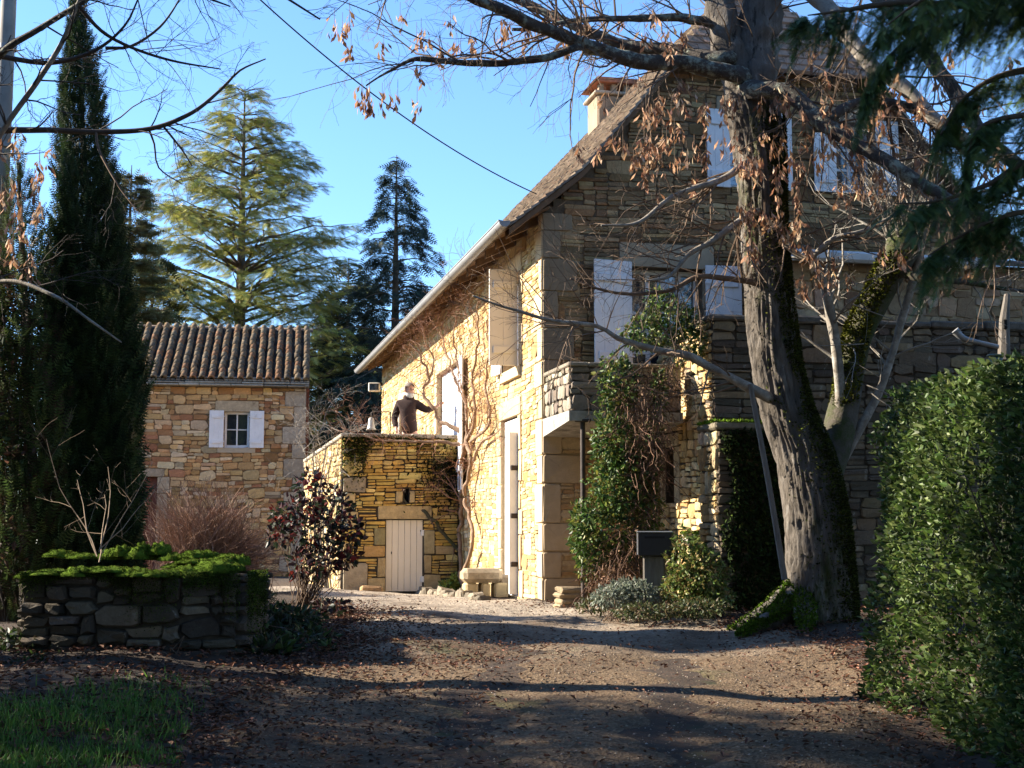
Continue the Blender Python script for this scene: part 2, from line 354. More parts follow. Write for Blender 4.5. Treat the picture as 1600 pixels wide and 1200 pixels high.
# fallen leaves
def fallen(n, fx, size, pal, mb):
    x, y = fx(n); keep = (y > 6.0) & (y < 22); x = x[keep]; y = y[keep]; k = len(x)
    P = np.c_[x, y, gz(x, y) + .02 + .018 * rng.random(k)]
    scat_flat(mb, P, rng.random(k) * 6.28, size * (.6 + .7 * rng.random(k)), (LEAF[0] * [1, 1, 2.2] * np.where(rng.random() < .5, 1, 1), LEAF[1]), pick(rng, pal, k, .3), tilt=rng.normal(0, .35, k))
LP = [(.13, .058, .034), (.16, .072, .042), (.095, .042, .026), (.20, .105, .06), (.065, .035, .024), (.15, .08, .05), (.11, .048, .032)]
mb = MB()
def lf_left(n):
    y = 6.2 + 9 * rng.random(n) ** 1.1; l, r = drive_x(y); return l + np.abs(rng.normal(0, 1, n)) * np.interp(y, [6, 9, 12, 15], [1.1, 1.2, .6, .35]) - .15, y
def lf_right(n):
    y = 6.2 + 9.6 * rng.random(n); l, r = drive_x(y); return r - np.abs(rng.normal(0, .55, n)) + .25, y
def lf_all(n):
    y = 6.2 + 12 * rng.random(n) ** 1.3; l, r = drive_x(y); return l + (r - l) * rng.random(n), y
def lf_bed(n):
    y = 7 + 8 * rng.random(n); l, r = drive_x(y); return l - 3.0 * rng.random(n) + .2, y
def lf_lawn(n):
    y = 6.4 + 2.8 * rng.random(n); l, r = drive_x(y); return l - 2.6 * rng.random(n) ** 1.5, y
def lf_rbed(n):
    y = 9 + 6.8 * rng.random(n); l, r = drive_x(y); return r + 2.6 * rng.random(n) - .2, y
def lf_band(n):
    y = rng.normal(11.2, .8, n); return rng.normal(-.6, 1.3, n), y
fallen(5200, lf_left, .038, LP, mb); fallen(2200, lf_right, .040, LP, mb); fallen(300, lf_all, .036, LP, mb); fallen(7000, lf_bed, .05, LP, mb); fallen(3600, lf_rbed, .045, LP, mb); fallen(1100, lf_band, .036, LP, mb); fallen(700, lf_lawn, .045, LP, mb)
mb.build('fallen_leaves', MT['litter'], kind='stuff', label='brown and russet leaves fallen along the drive edges', origin=(0, 0, 0))

# lawn, bottom left
mb = MB(); n = 26000
y = 6.3 + 3.4 * rng.random(n); l, r = drive_x(y); x = l - .12 - 2.9 * rng.random(n) ** .9
edge = 8.55 + .35 * np.sin(x * 2.1) + .35 * rng.normal(size=n); pat = np.sin(x * 5.1 + y * 2.2) + np.sin(x * 2.3 - y * 6.1) + .8 * rng.normal(size=n); k = (y < edge) & (x < l - .1 - np.abs(rng.normal(0, .28, n)) + .12 * np.sin(y * 9)) & (pat > -1.3); x = x[k]; y = y[k]; n = len(x)
P = np.c_[x, y, gz(x, y)]; D = np.c_[rng.normal(0, .45, n), rng.normal(0, .45, n), np.ones(n)]
scatter(mb, P, D, .05 + .06 * rng.random(n), BLADE, rng, pick(rng, [(.075, .17, .025), (.10, .21, .032), (.06, .13, .022), (.14, .20, .05)], n, .2))
mb.build('grass', MT['grass'], kind='stuff', label='short green grass in the shaded corner of the lawn', origin=(0, 0, 0))
# ------------------------------------------------------------------ rubble walls
class Frame:
    """wall frame: origin P0, direction S along the wall, outward normal N (all in the thing's own axes), z up"""
    def __init__(s, P0, S, N): s.P0 = np.array(P0, float); s.S = np.array(S, float); s.N = np.array(N, float); s.flip = np.dot(np.cross(s.S, [0, 0, 1]), s.N) < 0
    def pt(s, a, z, d): return s.P0 + np.multiply.outer(np.asarray(a, float), s.S) + np.multiply.outer(np.asarray(d, float), s.N) + np.multiply.outer(np.asarray(z, float), [0, 0, 1.])
def rminus(r, holes):
    """rectangle minus rectangles -> rectangles"""
    out = [r]
    for h in holes:
        nxt = []
        for (a0, a1, z0, z1) in out:
            b0, b1, y0, y1 = max(a0, h[0]), min(a1, h[1]), max(z0, h[2]), min(z1, h[3])
            if b0 >= b1 or y0 >= y1: nxt.append((a0, a1, z0, z1)); continue
            if z0 < y0: nxt.append((a0, a1, z0, y0))
            if y1 < z1: nxt.append((a0, a1, y1, z1))
            if a0 < b0: nxt.append((a0, b0, y0, y1))
            if b1 < a1: nxt.append((b1, a1, y0, y1))
        out = nxt
    return out
def stone_geo(fr, a0, a1, z0, z1, d, rs, gap=.007, rough=.010, cham=.34):
    a0 += gap * rs.uniform(.4, 1.1); a1 -= gap * rs.uniform(.4, 1.1); z0 += gap * rs.uniform(.4, 1.); z1 -= gap * rs.uniform(.4, 1.)
    w, h = a1 - a0, z1 - z0
    if w < .015 or h < .012: return None
    m = min(w, h); pts = []
    for (cx, cz, sx, sz, first) in ((a0, z0, 1, 1, 1), (a1, z0, -1, 1, 0), (a1, z1, -1, -1, 1), (a0, z1, 1, -1, 0)):
        c1 = m * rs.uniform(.04, cham); c2 = m * rs.uniform(.04, cham) * (1.6 if w > h else 1)
        p = [(cx, cz + sz * c1), (cx + sx * c2, cz)]
        pts += p if first else p[::-1]
    pts = np.array(pts); pts += rs.normal(0, 1, pts.shape) * min(rough, m * .10)
    c = pts.mean(0); b = min(.22 * m, .004 + .25 * d)
    dirs = c - pts; dirs /= np.linalg.norm(dirs, axis=1)[:, None] + 1e-9
    inner = pts + dirs * b * .8
    n = 8
    dd = d * (1 + rs.normal(0, .12, n))
    V = np.vstack([fr.pt(pts[:, 0], pts[:, 1], np.full(n, -.015)), fr.pt(pts[:, 0], pts[:, 1], dd * .45), fr.pt(inner[:, 0], inner[:, 1], dd), fr.pt(c[0], c[1], d * rs.uniform(.95, 1.2))[None]])
    k = np.arange(n); k2 = (k + 1) % n
    Q = np.vstack([np.c_[k, k2, k2 + n, k + n], np.c_[k + n, k2 + n, k2 + 2 * n, k + 2 * n]]); T = np.c_[k + 2 * n, k2 + 2 * n, np.full(n, 3 * n)]
    if fr.flip: Q = Q[:, ::-1]; T = T[:, ::-1]
    return V, Q, T
def rubble(fr, rect, holes, seed, pal, band=(.16, .30), cell=(.16, .48), thin=.085, depth=(.012, .030), keep=None, wav=.02, gap=.008, psplit=.8, cv=.16):
    rs = np.random.default_rng(seed); out = []; pal = np.asarray(pal, float)
    a0, a1, z0, z1 = rect; z = z0
    while z < z1 - .03:
        hb = min(rs.uniform(*band), z1 - z); hb = hb if z1 - z - hb > .06 else z1 - z
        a = a0
        while a < a1 - .02:
            w = rs.uniform(*cell); w = w if a1 - a - w > .10 else a1 - a
            cells = []
            if rs.random() < psplit:
                k = max(1, int(round(hb / (thin * rs.uniform(.75, 1.3))))); hs = rs.uniform(.7, 1.3, k); hs = hs / hs.sum() * hb; zz = z
                for q in hs:
                    if w > .30 and rs.random() < .55:
                        c = a + w * rs.uniform(.35, .65); cells += [(a, c, zz, zz + q), (c, a + w, zz, zz + q)]
                    else: cells.append((a, a + w, zz, zz + q))
                    zz += q
            else: cells.append((a, a + w, z, z + hb))
            for c in cells:
                for r in rminus(c, holes):
                    if r[1] - r[0] < .035 or r[3] - r[2] < .028: continue
                    if keep and not (keep(r[0], r[3]) and keep(r[1], r[3])): continue
                    g = stone_geo(fr, *r, rs.uniform(*depth), rs, gap)
                    if g is None: continue
                    V, Q, T = g
                    V = V + np.array([0, 0, 1.]) * (wav * np.sin(V @ fr.S * 1.7 + z * .9) * sstep(0, .25, min(r[2] - rect[2], rect[3] - r[3])))[:, None]
                    col = pal[rs.integers(len(pal))] * (1 + rs.normal(0, cv)) * (1 + rs.normal(0, .028, 3)); col = np.clip(col, .01, .8)
                    out.append((V, Q, T, col, (r[1] - r[0]) * (r[3] - r[2])))
            a += w
        z += hb
    return out
def block(fr, a0, a1, z0, z1, d, seed, col, gap=.006, cham=.09):
    rs = np.random.default_rng(seed); g = stone_geo(fr, a0, a1, z0, z1, d, rs, gap, .004, cham); V, Q, T = g
    return (V, Q, T, np.clip(np.array(col) * (1 + rs.normal(0, .08)), .01, .8), (a1 - a0) * (z1 - z0))
def emit_stones(parent, stones, mat, matrix, name='stone', rest='small_stones', maxn=300):
    """the stones that show largest become parts, the rest one stuff part"""
    sc = []
    for s in stones:
        c = s[0].mean(0); w = matrix @ Vector(c); x, y, zc = proj(np.array(w)); vis = (-20 < x < 1620) and (-20 < y < 1220) and zc > 0
        sc.append(s[4] / (zc * zc) if vis else -1)
    order = np.argsort(sc)[::-1]; mb = MB()
    for r, i in enumerate(order):
        V, Q, T, col, _ = stones[i]
        if r < maxn and sc[i] > 0:
            m = MB(); m.add(V, [Q, T], col); c = V.mean(0); m.build(name, mat, parent, origin=c)
        else: mb.add(V, [Q, T], col)
    if mb.n: mb.build(rest, mat, parent, kind='stuff')
def backing(fr, rect, holes, thick, mb, col=None, d=0.0):
    for (a0, a1, z0, z1) in rminus(rect, holes):
        P = np.array([fr.pt(a, z, q) for q in (d, -thick) for (a, z) in ((a0, z0), (a1, z0), (a1, z1), (a0, z1))])
        F = np.array([[0, 1, 2, 3], [7, 6, 5, 4], [0, 4, 5, 1], [1, 5, 6, 2], [2, 6, 7, 3], [3, 7, 4, 0]])
        mb.add(P, F[:, ::-1] if fr.flip else F, col)
def fbox(fr, a0, a1, z0, z1, d0, d1, b=.005):
    """bevelled box in wall coordinates"""
    V, F = bbox_(a0, a1, z0, z1, d0, d1, b)
    W = fr.pt(V[:, 0], V[:, 1], V[:, 2])
    if fr.flip: F = [f[:, ::-1] for f in F]
    return W, F
def part(name, geo, mat, parent, smooth=False, col=None, label=None):
    mb = MB()
    for g in (geo if isinstance(geo, list) and isinstance(geo[0], tuple) else [geo]): mb.add(g[0], g[1], col)
    return mb.build(name, mat, parent, smooth, label=label)
def planks(fr, a0, a1, z0, z1, d0, d1, n, mat, parent, name='plank', gap=.004):
    w = (a1 - a0) / n
    for k in range(n): part(name, fbox(fr, a0 + k * w + gap / 2, a0 + (k + 1) * w - gap / 2, z0, z1, d0, d1, .004), mat, parent)
def shutter(parent, hinge, z0, z1, width, ang, fr, mat, n=3, flipside=1):
    """a plank shutter hinged at wall coordinate `hinge`, swung out; ang 0 = lying on the wall"""
    S = fr.S * flipside; D = S * math.cos(ang) + fr.N * math.sin(ang); Nn = fr.N * math.cos(ang) - S * math.sin(ang)
    f2 = Frame(fr.pt(hinge, 0, .04), D, Nn)
    sh = part('shutter', fbox(f2, .02, width - .02, z0 + .02, z1 - .02, .004, .022), mat, parent)
    for zz in (z0 + .16 * (z1 - z0), z1 - .16 * (z1 - z0)): part('batten', fbox(f2, .05, width - .05, zz - .045, zz + .045, .028, .05), mat, sh)
    planks(f2, .0, width, z0, z1, 0., .027, n, mat, sh)
    for zz in (z0 + .16 * (z1 - z0), z1 - .16 * (z1 - z0)): part('hinge', fbox(f2, -.015, .16, zz - .012, zz + .012, .051, .056), mat, sh)
    return sh
def casement(parent, fr, a0, a1, z0, z1, d, nx, nz, mat, bars=.045, mull=True, name='window'):
    """frame with panes set back at depth d"""
    fw = .055
    w = part(name, [fbox(fr, a0, a0 + fw, z0, z1, d - .06, d), fbox(fr, a1 - fw, a1, z0, z1, d - .06, d), fbox(fr, a0 + fw, a1 - fw, z1 - fw, z1, d - .06, d - .002), fbox(fr, a0 + fw, a1 - fw, z0, z0 + fw * 1.3, d - .06, d - .002)], mat, parent)
    ai0, ai1, zi0, zi1 = a0 + fw, a1 - fw, z0 + fw * 1.3, z1 - fw
    for k in range(1, nx):
        c = ai0 + (ai1 - ai0) * k / nx; part('glazing_bar', fbox(fr, c - bars / 2, c + bars / 2, zi0, zi1, d - .045, d - .004), mat, w)
    for j in range(1, nz):
        c = zi0 + (zi1 - zi0) * j / nz
        for k in range(nx):
            p0 = ai0 + (ai1 - ai0) * k / nx + (bars / 2 if k else 0); p1 = ai0 + (ai1 - ai0) * (k + 1) / nx - (bars / 2 if k < nx - 1 else 0)
            part('glazing_bar', fbox(fr, p0, p1, c - bars * .35, c + bars * .35, d - .045, d - .006), mat, w)
    for k in range(nx):
        for j in range(nz):
            part('pane', fbox(fr, ai0 + (ai1 - ai0) * k / nx + .01, ai0 + (ai1 - ai0) * (k + 1) / nx - .01, zi0 + (zi1 - zi0) * j / nz + .01, zi0 + (zi1 - zi0) * (j + 1) / nz - .01, d - .034, d - .026, .001), MT['glass'], w)
    return w

# ------------------------------------------------------------------ the stone house
vr = ray(307, 835); VV = vr[:2] / np.linalg.norm(vr[:2]); UU = np.array([VV[1], -VV[0]]); HA = math.atan2(-VV[0], VV[1])
HZ = .80; HO = at(850, 935, 16.0)[:2]
def hit_g(px, py, off=0.):
    d = ray(px, py); t = (HO @ VV - off) / (d[:2] @ VV); return d[:2] @ UU * t - HO @ UU, EYE + d[2] * t - HZ
def hit_f(px, py, off=0.):
    d = ray(px, py); t = (HO @ UU - off) / (d[:2] @ UU); return d[:2] @ VV * t - HO @ VV, EYE + d[2] * t - HZ
def HW(u, v, z): p = HO + u * UU + v * VV; return np.array([p[0], p[1], z + HZ])
HM = Matrix.Translation((HO[0], HO[1], HZ)) @ Matrix.Rotation(HA, 4, 'Z')
house = thing('stone_house', 'large ochre rubble stone house with steep brown roof and white shutters', 'house', (HO[0], HO[1], HZ), HA)
FF = Frame((0, 0, 0), (0, 1, 0), (-1, 0, 0)); FG = Frame((0, 0, 0), (1, 0, 0), (0, -1, 0))
EAVE = hit_g(850, 335)[1]; LEN = hit_f(597, 640)[0]; GW = 5.9; APU = GW / 2
ru, rz = APU, None
# ridge height so that the ridge is seen along (1020,104)
d_ = ray(1020, 104); t_ = (HO @ UU + APU) / (d_[:2] @ UU); RIDGE = EYE + d_[2] * t_ - HZ
PAL_F = [(.56, .41, .21), (.52, .36, .17), (.61, .47, .27), (.46, .30, .13), (.55, .40, .20), (.42, .265, .11), (.60, .47, .29)]
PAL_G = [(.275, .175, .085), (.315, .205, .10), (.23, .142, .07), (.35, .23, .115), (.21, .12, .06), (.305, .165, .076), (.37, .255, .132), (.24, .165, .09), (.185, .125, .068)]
ASH = (.54, .41, .25)
# roof line of the gable: flared foot, steep upper slope
KU, KZ = hit_g(905, 268)            # kink
print('HOUSE', 'eave', EAVE, 'len', LEN, 'ridge', RIDGE, 'kink', KU, KZ, 'a', math.degrees(HA))
def roof_z(u):
    uu = np.where(np.asarray(u) > APU, GW - np.asarray(u), u)
    return np.interp(uu, [-.55, 0, KU, APU], [EAVE - .22, EAVE + .10, KZ, RIDGE])
# openings on the facade (v0, v1, z0, z1)
dv0, dz1 = hit_f(811, 648); dv1, _ = hit_f(785, 648); DOOR = (dv0, dv1, 0.02, dz1)
w0, wz1 = hit_f(812, 425); WIN = (w0, w0 + .85, hit_f(800, 578)[1], wz1)
TFR = hit_f(718, 900)[0]                                  # terrace front on the facade
TT = (at(640, 683, (HW(0, TFR, 0))[1])[2] - HZ)           # terrace parapet top
TFL = TT - .85                                            # terrace floor
fd1, _ = hit_f(684, 600); fd0, _ = hit_f(722, 600)
FDOOR = (fd0, fd1, TFL, TFL + 2.05)
f2a, _ = hit_f(624, 650); FW2 = (f2a - .75, f2a, TFL, TFL + 1.95)
HOLES_F = [DOOR, WIN, FDOOR, FW2]
mb = MB(); backing(FF, (0, LEN, -.6, EAVE + .02), HOLES_F, .45, mb); mb.build('wall', MT['mortar'], house)
st = []
qs = np.random.default_rng(3); z = -.1; k = 0
def frame_hole(fr, h, lint=.24, jamb=.2, d=.022, seed=0, col=ASH, sill=False, lext=.16):
    """dressed lintel and jambs; returns stones and their footprints"""
    rs = np.random.default_rng(seed); o = []; fp = []
    o.append(block(fr, h[0] - lext, h[1] + lext, h[3], h[3] + lint, d, seed, col)); fp.append((h[0] - lext, h[1] + lext, h[3], h[3] + lint))
    for side in (0, 1):
        z = h[2]
        while z < h[3] - .05:
            q = min(rs.uniform(.22, .45), h[3] - z); q = q if h[3] - z - q > .1 else h[3] - z; w = jamb * rs.uniform(.6, 1.4)
            r = (h[0] - w, h[0], z, z + q) if side == 0 else (h[1], h[1] + w, z, z + q)
            o.append(block(fr, *r, d, int(rs.integers(1e6)), col)); fp.append(r); z += q
    if sill: o.append(block(fr, h[0] - .1, h[1] + .1, h[2] - .14, h[2], d + .03, seed + 9, col)); fp.append((h[0] - .1, h[1] + .1, h[2] - .14, h[2]))
    return o, fp
dress = []; foot = []
for h, s_ in ((DOOR, 1), (WIN, 2), (FDOOR, 3), (FW2, 4)):
    o, f = frame_hole(FF, h, seed=s_, sill=(s_ == 2)); dress += o; foot += f
# quoins at the near corner, both faces
rs = np.random.default_rng(5); z = -.12; k = 0; footG = []; dressG = []
while z < EAVE:
    q = min(rs.uniform(.24, .46), EAVE + .02 - z); lw, gw_ = (.34, .22) if k % 2 else (.2, .42); lw *= rs.uniform(.8, 1.2); gw_ *= rs.uniform(.8, 1.2)
    dress.append(block(FF, -.012, lw, z, z + q, .022, 100 + k, ASH)); foot.append((-.02, lw, z, z + q))
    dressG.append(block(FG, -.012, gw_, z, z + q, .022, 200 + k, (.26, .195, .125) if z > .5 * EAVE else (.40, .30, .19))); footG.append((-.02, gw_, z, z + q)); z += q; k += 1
st = rubble(FF, (0, LEN, -.12, EAVE), HOLES_F + foot, 11, PAL_F, band=(.13, .24), cell=(.13, .42), thin=.055, psplit=.88, depth=(.005, .018), gap=.0045, cv=.10)
fac = tag(bpy.data.objects.new('facade_stonework', None)); COL.objects.link(fac); fac.parent = house
emit_stones(fac, st, MT['stone'], HM); emit_stones(fac, dress, MT['ashlar'], HM, 'dressed_stone')
# gable openings
ga0, gz1 = hit_g(987, 417); ga1, _ = hit_g(1097, 417); _, gz0 = hit_g(1000, 620); GWIN = (ga0, ga1, gz0, gz1)
ua0, uz1 = hit_g(1138, 178); ua1, uz0 = hit_g(1198, 296); UWL = (ua0, ua1, uz0, uz1)
ub0, ubz1 = hit_g(1303, 190); ub1, ubz0 = hit_g(1366, 304); UWR = (ub0, ub1, ubz0, ubz1)
HOLES_G = [GWIN, UWL, UWR]
for h, s_ in ((GWIN, 11), (UWL, 12), (UWR, 13)):
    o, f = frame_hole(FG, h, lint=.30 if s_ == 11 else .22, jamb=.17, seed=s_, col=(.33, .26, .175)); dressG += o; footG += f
HIPZ = hit_g(1240, 118)[1]
mb = MB(); backing(FG, (0.0, GW, -.6, EAVE), HOLES_G, .44, mb, d=-.001)
zz = EAVE
while zz < HIPZ:        # stepped backing under the rakes, hidden by stones and verge
    z2 = min(zz + .1, HIPZ); us = np.linspace(0, APU, 300); u0 = us[np.argmax(roof_z(us) > z2 + .02)]
    backing(FG, (u0, GW - u0, zz, z2), HOLES_G, .44, mb, d=-.001); zz = z2
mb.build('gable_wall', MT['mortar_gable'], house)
gab = bpy.data.objects.new('gable_stonework', None); COL.objects.link(gab); gab.parent = house
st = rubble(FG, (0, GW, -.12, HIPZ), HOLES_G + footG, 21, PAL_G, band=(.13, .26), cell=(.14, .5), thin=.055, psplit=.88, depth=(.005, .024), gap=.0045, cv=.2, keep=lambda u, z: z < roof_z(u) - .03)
# gable foot under the balcony: bounce light put into warmer, less weathered stone colours
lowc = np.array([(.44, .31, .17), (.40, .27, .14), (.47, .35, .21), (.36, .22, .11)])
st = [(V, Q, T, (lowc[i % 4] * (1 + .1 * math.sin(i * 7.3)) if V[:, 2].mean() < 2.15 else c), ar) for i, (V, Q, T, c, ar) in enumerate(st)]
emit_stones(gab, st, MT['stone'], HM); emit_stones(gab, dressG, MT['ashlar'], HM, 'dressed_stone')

# far walls and inside floor, so the house is closed
part('back_wall', [obox(.46, GW - .46, LEN - .4, LEN, -.6, EAVE), obox(GW - .45, GW, .46, LEN, -.6, EAVE)], MT['mortar'], house)
part('room_floor', [obox(.46, GW - .46, .46, LEN - .42, TFL - .1, TFL)], MT['dark'], house)
# roof: courses of flat tiles, left slope, right slope and the half hip
roof = part('roof', obox(APU - .05, APU + .05, 1.0, LEN + .2, RIDGE - .25, RIDGE - .10), MT['wood'], house)
SLL = [(-.46, EAVE - .20), (KU, KZ), (APU, RIDGE)]
HIPU = np.interp(HIPZ, [r[1] for r in SLL], [r[0] for r in SLL])
HIPV = 0.9          # where the ridge begins behind the hip
def course(mb, x0, z0, x1, z1, va, vb, rs, mirror, lip=.022, w=.19):
    """one course of tiles from lower edge (x0,z0) to upper (x1,z1) along v va..vb"""
    n = max(1, int((vb - va) / w)); e = np.linspace(va, vb, n + 1)
    nx, nz = -(z1 - z0), (x1 - x0); l = math.hypot(nx, nz); nx /= l; nz /= l
    for k in range(n):
        q = lip * rs.uniform(.6, 1.5); g = .003; j = rs.normal(0, .004)
        a, b = e[k] + g, e[k + 1] - g
        P = []
        for (x, z, o) in ((x0 + j * (x0 - x1), z0 - abs(j) * .3, q), (x1, z1, .004), (x1, z1, -.02), (x0, z0, -.012)):
            for v in (a, b): P.append([(x + nx * o) if not mirror else GW - (x + nx * o), v, z + nz * o])
        F = np.array([[0, 1, 3, 2], [6, 7, 1, 0], [4, 6, 0, 2][::-1], [1, 7, 5, 3][::-1], [2, 3, 5, 4]])
        c = np.array([(.25, .20, .15), (.29, .23, .175), (.21, .165, .13), (.31, .25, .195), (.23, .165, .12)])[rs.integers(5)] * (1 + rs.normal(0, .12))
        mb.add(P, F if mirror else F[:, ::-1], c)
rs = np.random.default_rng(31)
def slope_pts(n):
    seg = np.array(SLL); L_ = np.r_[0, np.cumsum(np.linalg.norm(np.diff(seg, axis=0), axis=1))]; s = np.linspace(0, L_[-1], n + 1)
    return np.c_[np.interp(s, L_, seg[:, 0]), np.interp(s, L_, seg[:, 1])]
for mirror in (False, True):
    mb = MB(); SPt = slope_pts(44)
    for k in range(44):
        (x0, z0), (x1, z1) = SPt[k], SPt[k + 1]
        va = -.22 if z0 < HIPZ else -.22 + (z0 - HIPZ) / (RIDGE - HIPZ) * (HIPV + .22)
        course(mb, x0, z0, x1, z1, va, LEN + .25, rs, mirror)
    mb.build('roof_tiles', MT['rooftile'], roof, kind='stuff')
# hip face
mb = MB(); n = 14; hz = HIPZ - .06
for k in range(n):
    t0, t1 = k / n, (k + 1) / n; zz0 = hz + (RIDGE - hz) * t0; zz1 = hz + (RIDGE - hz) * t1; y0 = -.30 + (HIPV + .3) * t0; y1 = -.30 + (HIPV + .3) * t1
    ua = np.interp(zz0, [r[1] for r in SLL], [r[0] for r in SLL]); ub = GW - ua; m_ = max(1, int((ub - ua) / .19)); e = np.linspace(ua, ub, m_ + 1)
    for q in range(m_):
        o = .02 * rs.uniform(.6, 1.5); P = [[e[q] + .003, y0 - o * .6, zz0 + o * .7], [e[q + 1] - .003, y0 - o * .6, zz0 + o * .7], [e[q + 1] - .003, y1, zz1], [e[q] + .003, y1, zz1], [e[q] + .003, y0 + .01, zz0 - .02], [e[q + 1] - .003, y0 + .01, zz0 - .02]]
        mb.add(P, [np.array([[0, 1, 2, 3], [4, 5, 1, 0]])], np.array((.30, .175, .115)) * (1 + rs.normal(0, .15)))
mb.build('hip_tiles', MT['rooftile'], roof, kind='stuff')
# verge underside boards, rafters, fascia, gutter
P = slope_pts(30)
for mir in (0, 1):
    mb = MB()
    for k in range(30):
        (x0, z0), (x1, z1) = P[k], P[k + 1]
        if z0 > HIPZ: break
        xs = [x0, x1] if not mir else [GW - x0, GW - x1]
        V = [[xs[0], -.20, z0 - .03], [xs[1], -.20, z1 - .03], [xs[1], -.20, z1 - .11], [xs[0], -.20, z0 - .11], [xs[0], .02, z0 - .03], [xs[1], .02, z1 - .03], [xs[1], .02, z1 - .11], [xs[0], .02, z0 - .11]]
        mb.add(V, np.array([[0, 1, 2, 3], [3, 2, 6, 7], [4, 7, 6, 5], [0, 4, 5, 1]]))
    mb.build('verge_board', MT['wood'], roof)
for k in range(int(LEN / .62)):
    v = .15 + k * .62; part('rafter', [(np.array([[x, y, z] for (x, z) in ((-.40, EAVE - .27), (.06, EAVE - .05), (.06, EAVE + .06), (-.40, EAVE - .16)) for y in (v, v + .09)]), np.array([[0, 1, 3, 2], [2, 3, 5, 4], [4, 5, 7, 6], [6, 7, 1, 0], [0, 2, 4, 6], [1, 7, 5, 3]]))], MT['wood'], roof)
part('soffit', (np.array([[-.42, -.15, EAVE - .175], [.05, -.15, EAVE + .05], [.05, LEN + .2, EAVE + .05], [-.42, LEN + .2, EAVE - .175], [-.42, -.15, EAVE - .155], [.05, -.15, EAVE + .07], [.05, LEN + .2, EAVE + .07], [-.42, LEN + .2, EAVE - .155]]), np.array([[0, 1, 2, 3], [4, 7, 6, 5], [0, 3, 7, 4], [0, 4, 5, 1]])), MT['wood'], roof)
mb = MB(); vs_ = np.linspace(-.28, LEN + .25, 2); th = np.linspace(math.pi * .95, math.pi * 2.05, 11)
for r_, fl in ((.068, 1), (.062, 0)):
    V = np.array([[-.53 + r_ * math.cos(t), v, EAVE - .17 + r_ * math.sin(t)] for v in vs_ for t in th]); i = np.arange(10); F = np.c_[i, i + 1, i + 12, i + 11]
    mb.add(V, F if fl else F[:, ::-1])
tube(mb, [[-.53 - .068, -.28, EAVE - .165], [-.53 - .068, LEN + .25, EAVE - .165]], .009, 6)
mb.add([[-.53 + .068 * math.cos(t), -.28, EAVE - .17 + .068 * math.sin(t)] for t in th] + [[-.53, -.28, EAVE - .17]], np.array([[k + 1, k, 11] for k in range(10)]))
mb.build('gutter', MT['zinc'], roof, smooth=True)
# chimney on the ridge
def ch_at(px, py, u):
    d = ray(px, py); t = (HO @ UU + u) / (d[:2] @ UU); return d[:2] @ VV * t - HO @ VV, EYE + d[2] * t - HZ
cu0, cu1 = APU - .52, APU + .52; cv, czb = ch_at(934, 200, cu0); _, czs = ch_at(934, 146, cu0); _, czt = ch_at(946, 110, cu0)
chim = part('chimney', bbox_(cu0, cu1, cv, cv + .62, RIDGE - 1.4, czs, .03), M('lime render', (.27, .20, .135), var=.2, scale=3, bump=.3, rough=.95), roof)
part('chimney_cap', bbox_(cu0 - .06, cu1 + .06, cv - .06, cv + .68, czs, czs + .05, .01), MT['lauze'], chim, col=(.34, .27, .2))
for k in range(5):
    u = cu0 + .03 + k * (1.04 - .15) / 4.0
    for yv in (cv + .02, cv + .5):
        part('cap_post', bbox_(u, u + .09, yv, yv + .1, czs + .05, czt - .05, .008), MT['lauze'], chim, col=(.26, .19, .13))
part('cap_slab', [(np.array([[cu0 - .1, cv - .08, czt - .05], [cu1 + .1, cv - .08, czt - .05], [cu1 + .1, cv + .7, czt - .05], [cu0 - .1, cv + .7, czt - .05], [cu0 - .02, cv - .08, czt + .03], [cu1 + .02, cv - .08, czt + .03], [cu1 + .02, cv + .7, czt + .03], [cu0 - .02, cv + .7, czt + .03]]), np.array([[0, 3, 2, 1], [4, 5, 6, 7], [0, 1, 5, 4], [1, 2, 6, 5], [2, 3, 7, 6], [3, 0, 4, 7]]))], MT['tile'], chim, col=(.30, .11, .06))
# windows, doors and shutters of the gable
casement(house, FG, *GWIN, -.16, 4, 3, MT['white'], bars=.06)
sl, _ = hit_g(927, 480); shutter(house, GWIN[0] - .02, GWIN[2] + .25, GWIN[3] + .05, .50, .16, FG, MT['white'], 4, -1)
shutter(house, GWIN[1] + .02, GWIN[2] + .25, GWIN[3] + .05, .46, .05, FG, MT['white'], 4, 1)
for h in (UWL, UWR):
    casement(house, FG, *h, -.15, 2, 3, MT['white'], bars=.05)
    shutter(house, h[0] - .01, h[2] - .02, h[3] + .03, .31, .06, FG, MT['white'], 3, -1); shutter(house, h[1] + .01, h[2] - .02, h[3] + .03, .31, .06, FG, MT['white'], 3, 1)
# facade: ground door with folded leaf, upper window with its shutter swung out, terrace doors
dr = part('front_door', fbox(FF, DOOR[0] + .03, DOOR[1] - .02, .02, DOOR[3] - .02, -.07, -.03), MT['white'], house)
for k in range(3): part('door_panel', fbox(FF, DOOR[0] + .14, DOOR[1] - .14, .2 + k * .62, .7 + k * .62, -.031, -.015, .012), MT['white'], dr)
f2 = Frame(FF.pt(DOOR[0] + .02, 0, 0), (-1, 0, 0), (0, -1, 0)); shx = part('folding_shutter', fbox(f2, -.05, .13, .06, DOOR[3] - .22, 0, .035), MT['white'], house)
for k in range(3): part('hinge', fbox(f2, .02, .11, .4 + k * .6, .46 + k * .6, .036, .048), MT['iron'], shx)
shutter(house, WIN[0] + .01, WIN[2] - .0, WIN[3] + .02, .36, math.pi / 2, FF, MT['cream'], 2, 1)  # cream in place of white puts shade on this leaf into its colour
shutter(house, WIN[1] + .01, WIN[2] - .0, WIN[3] + .02, .44, .06, FF, MT['white'], 2, 1)
casement(house, FF, *WIN, -.16, 2, 3, MT['white'])
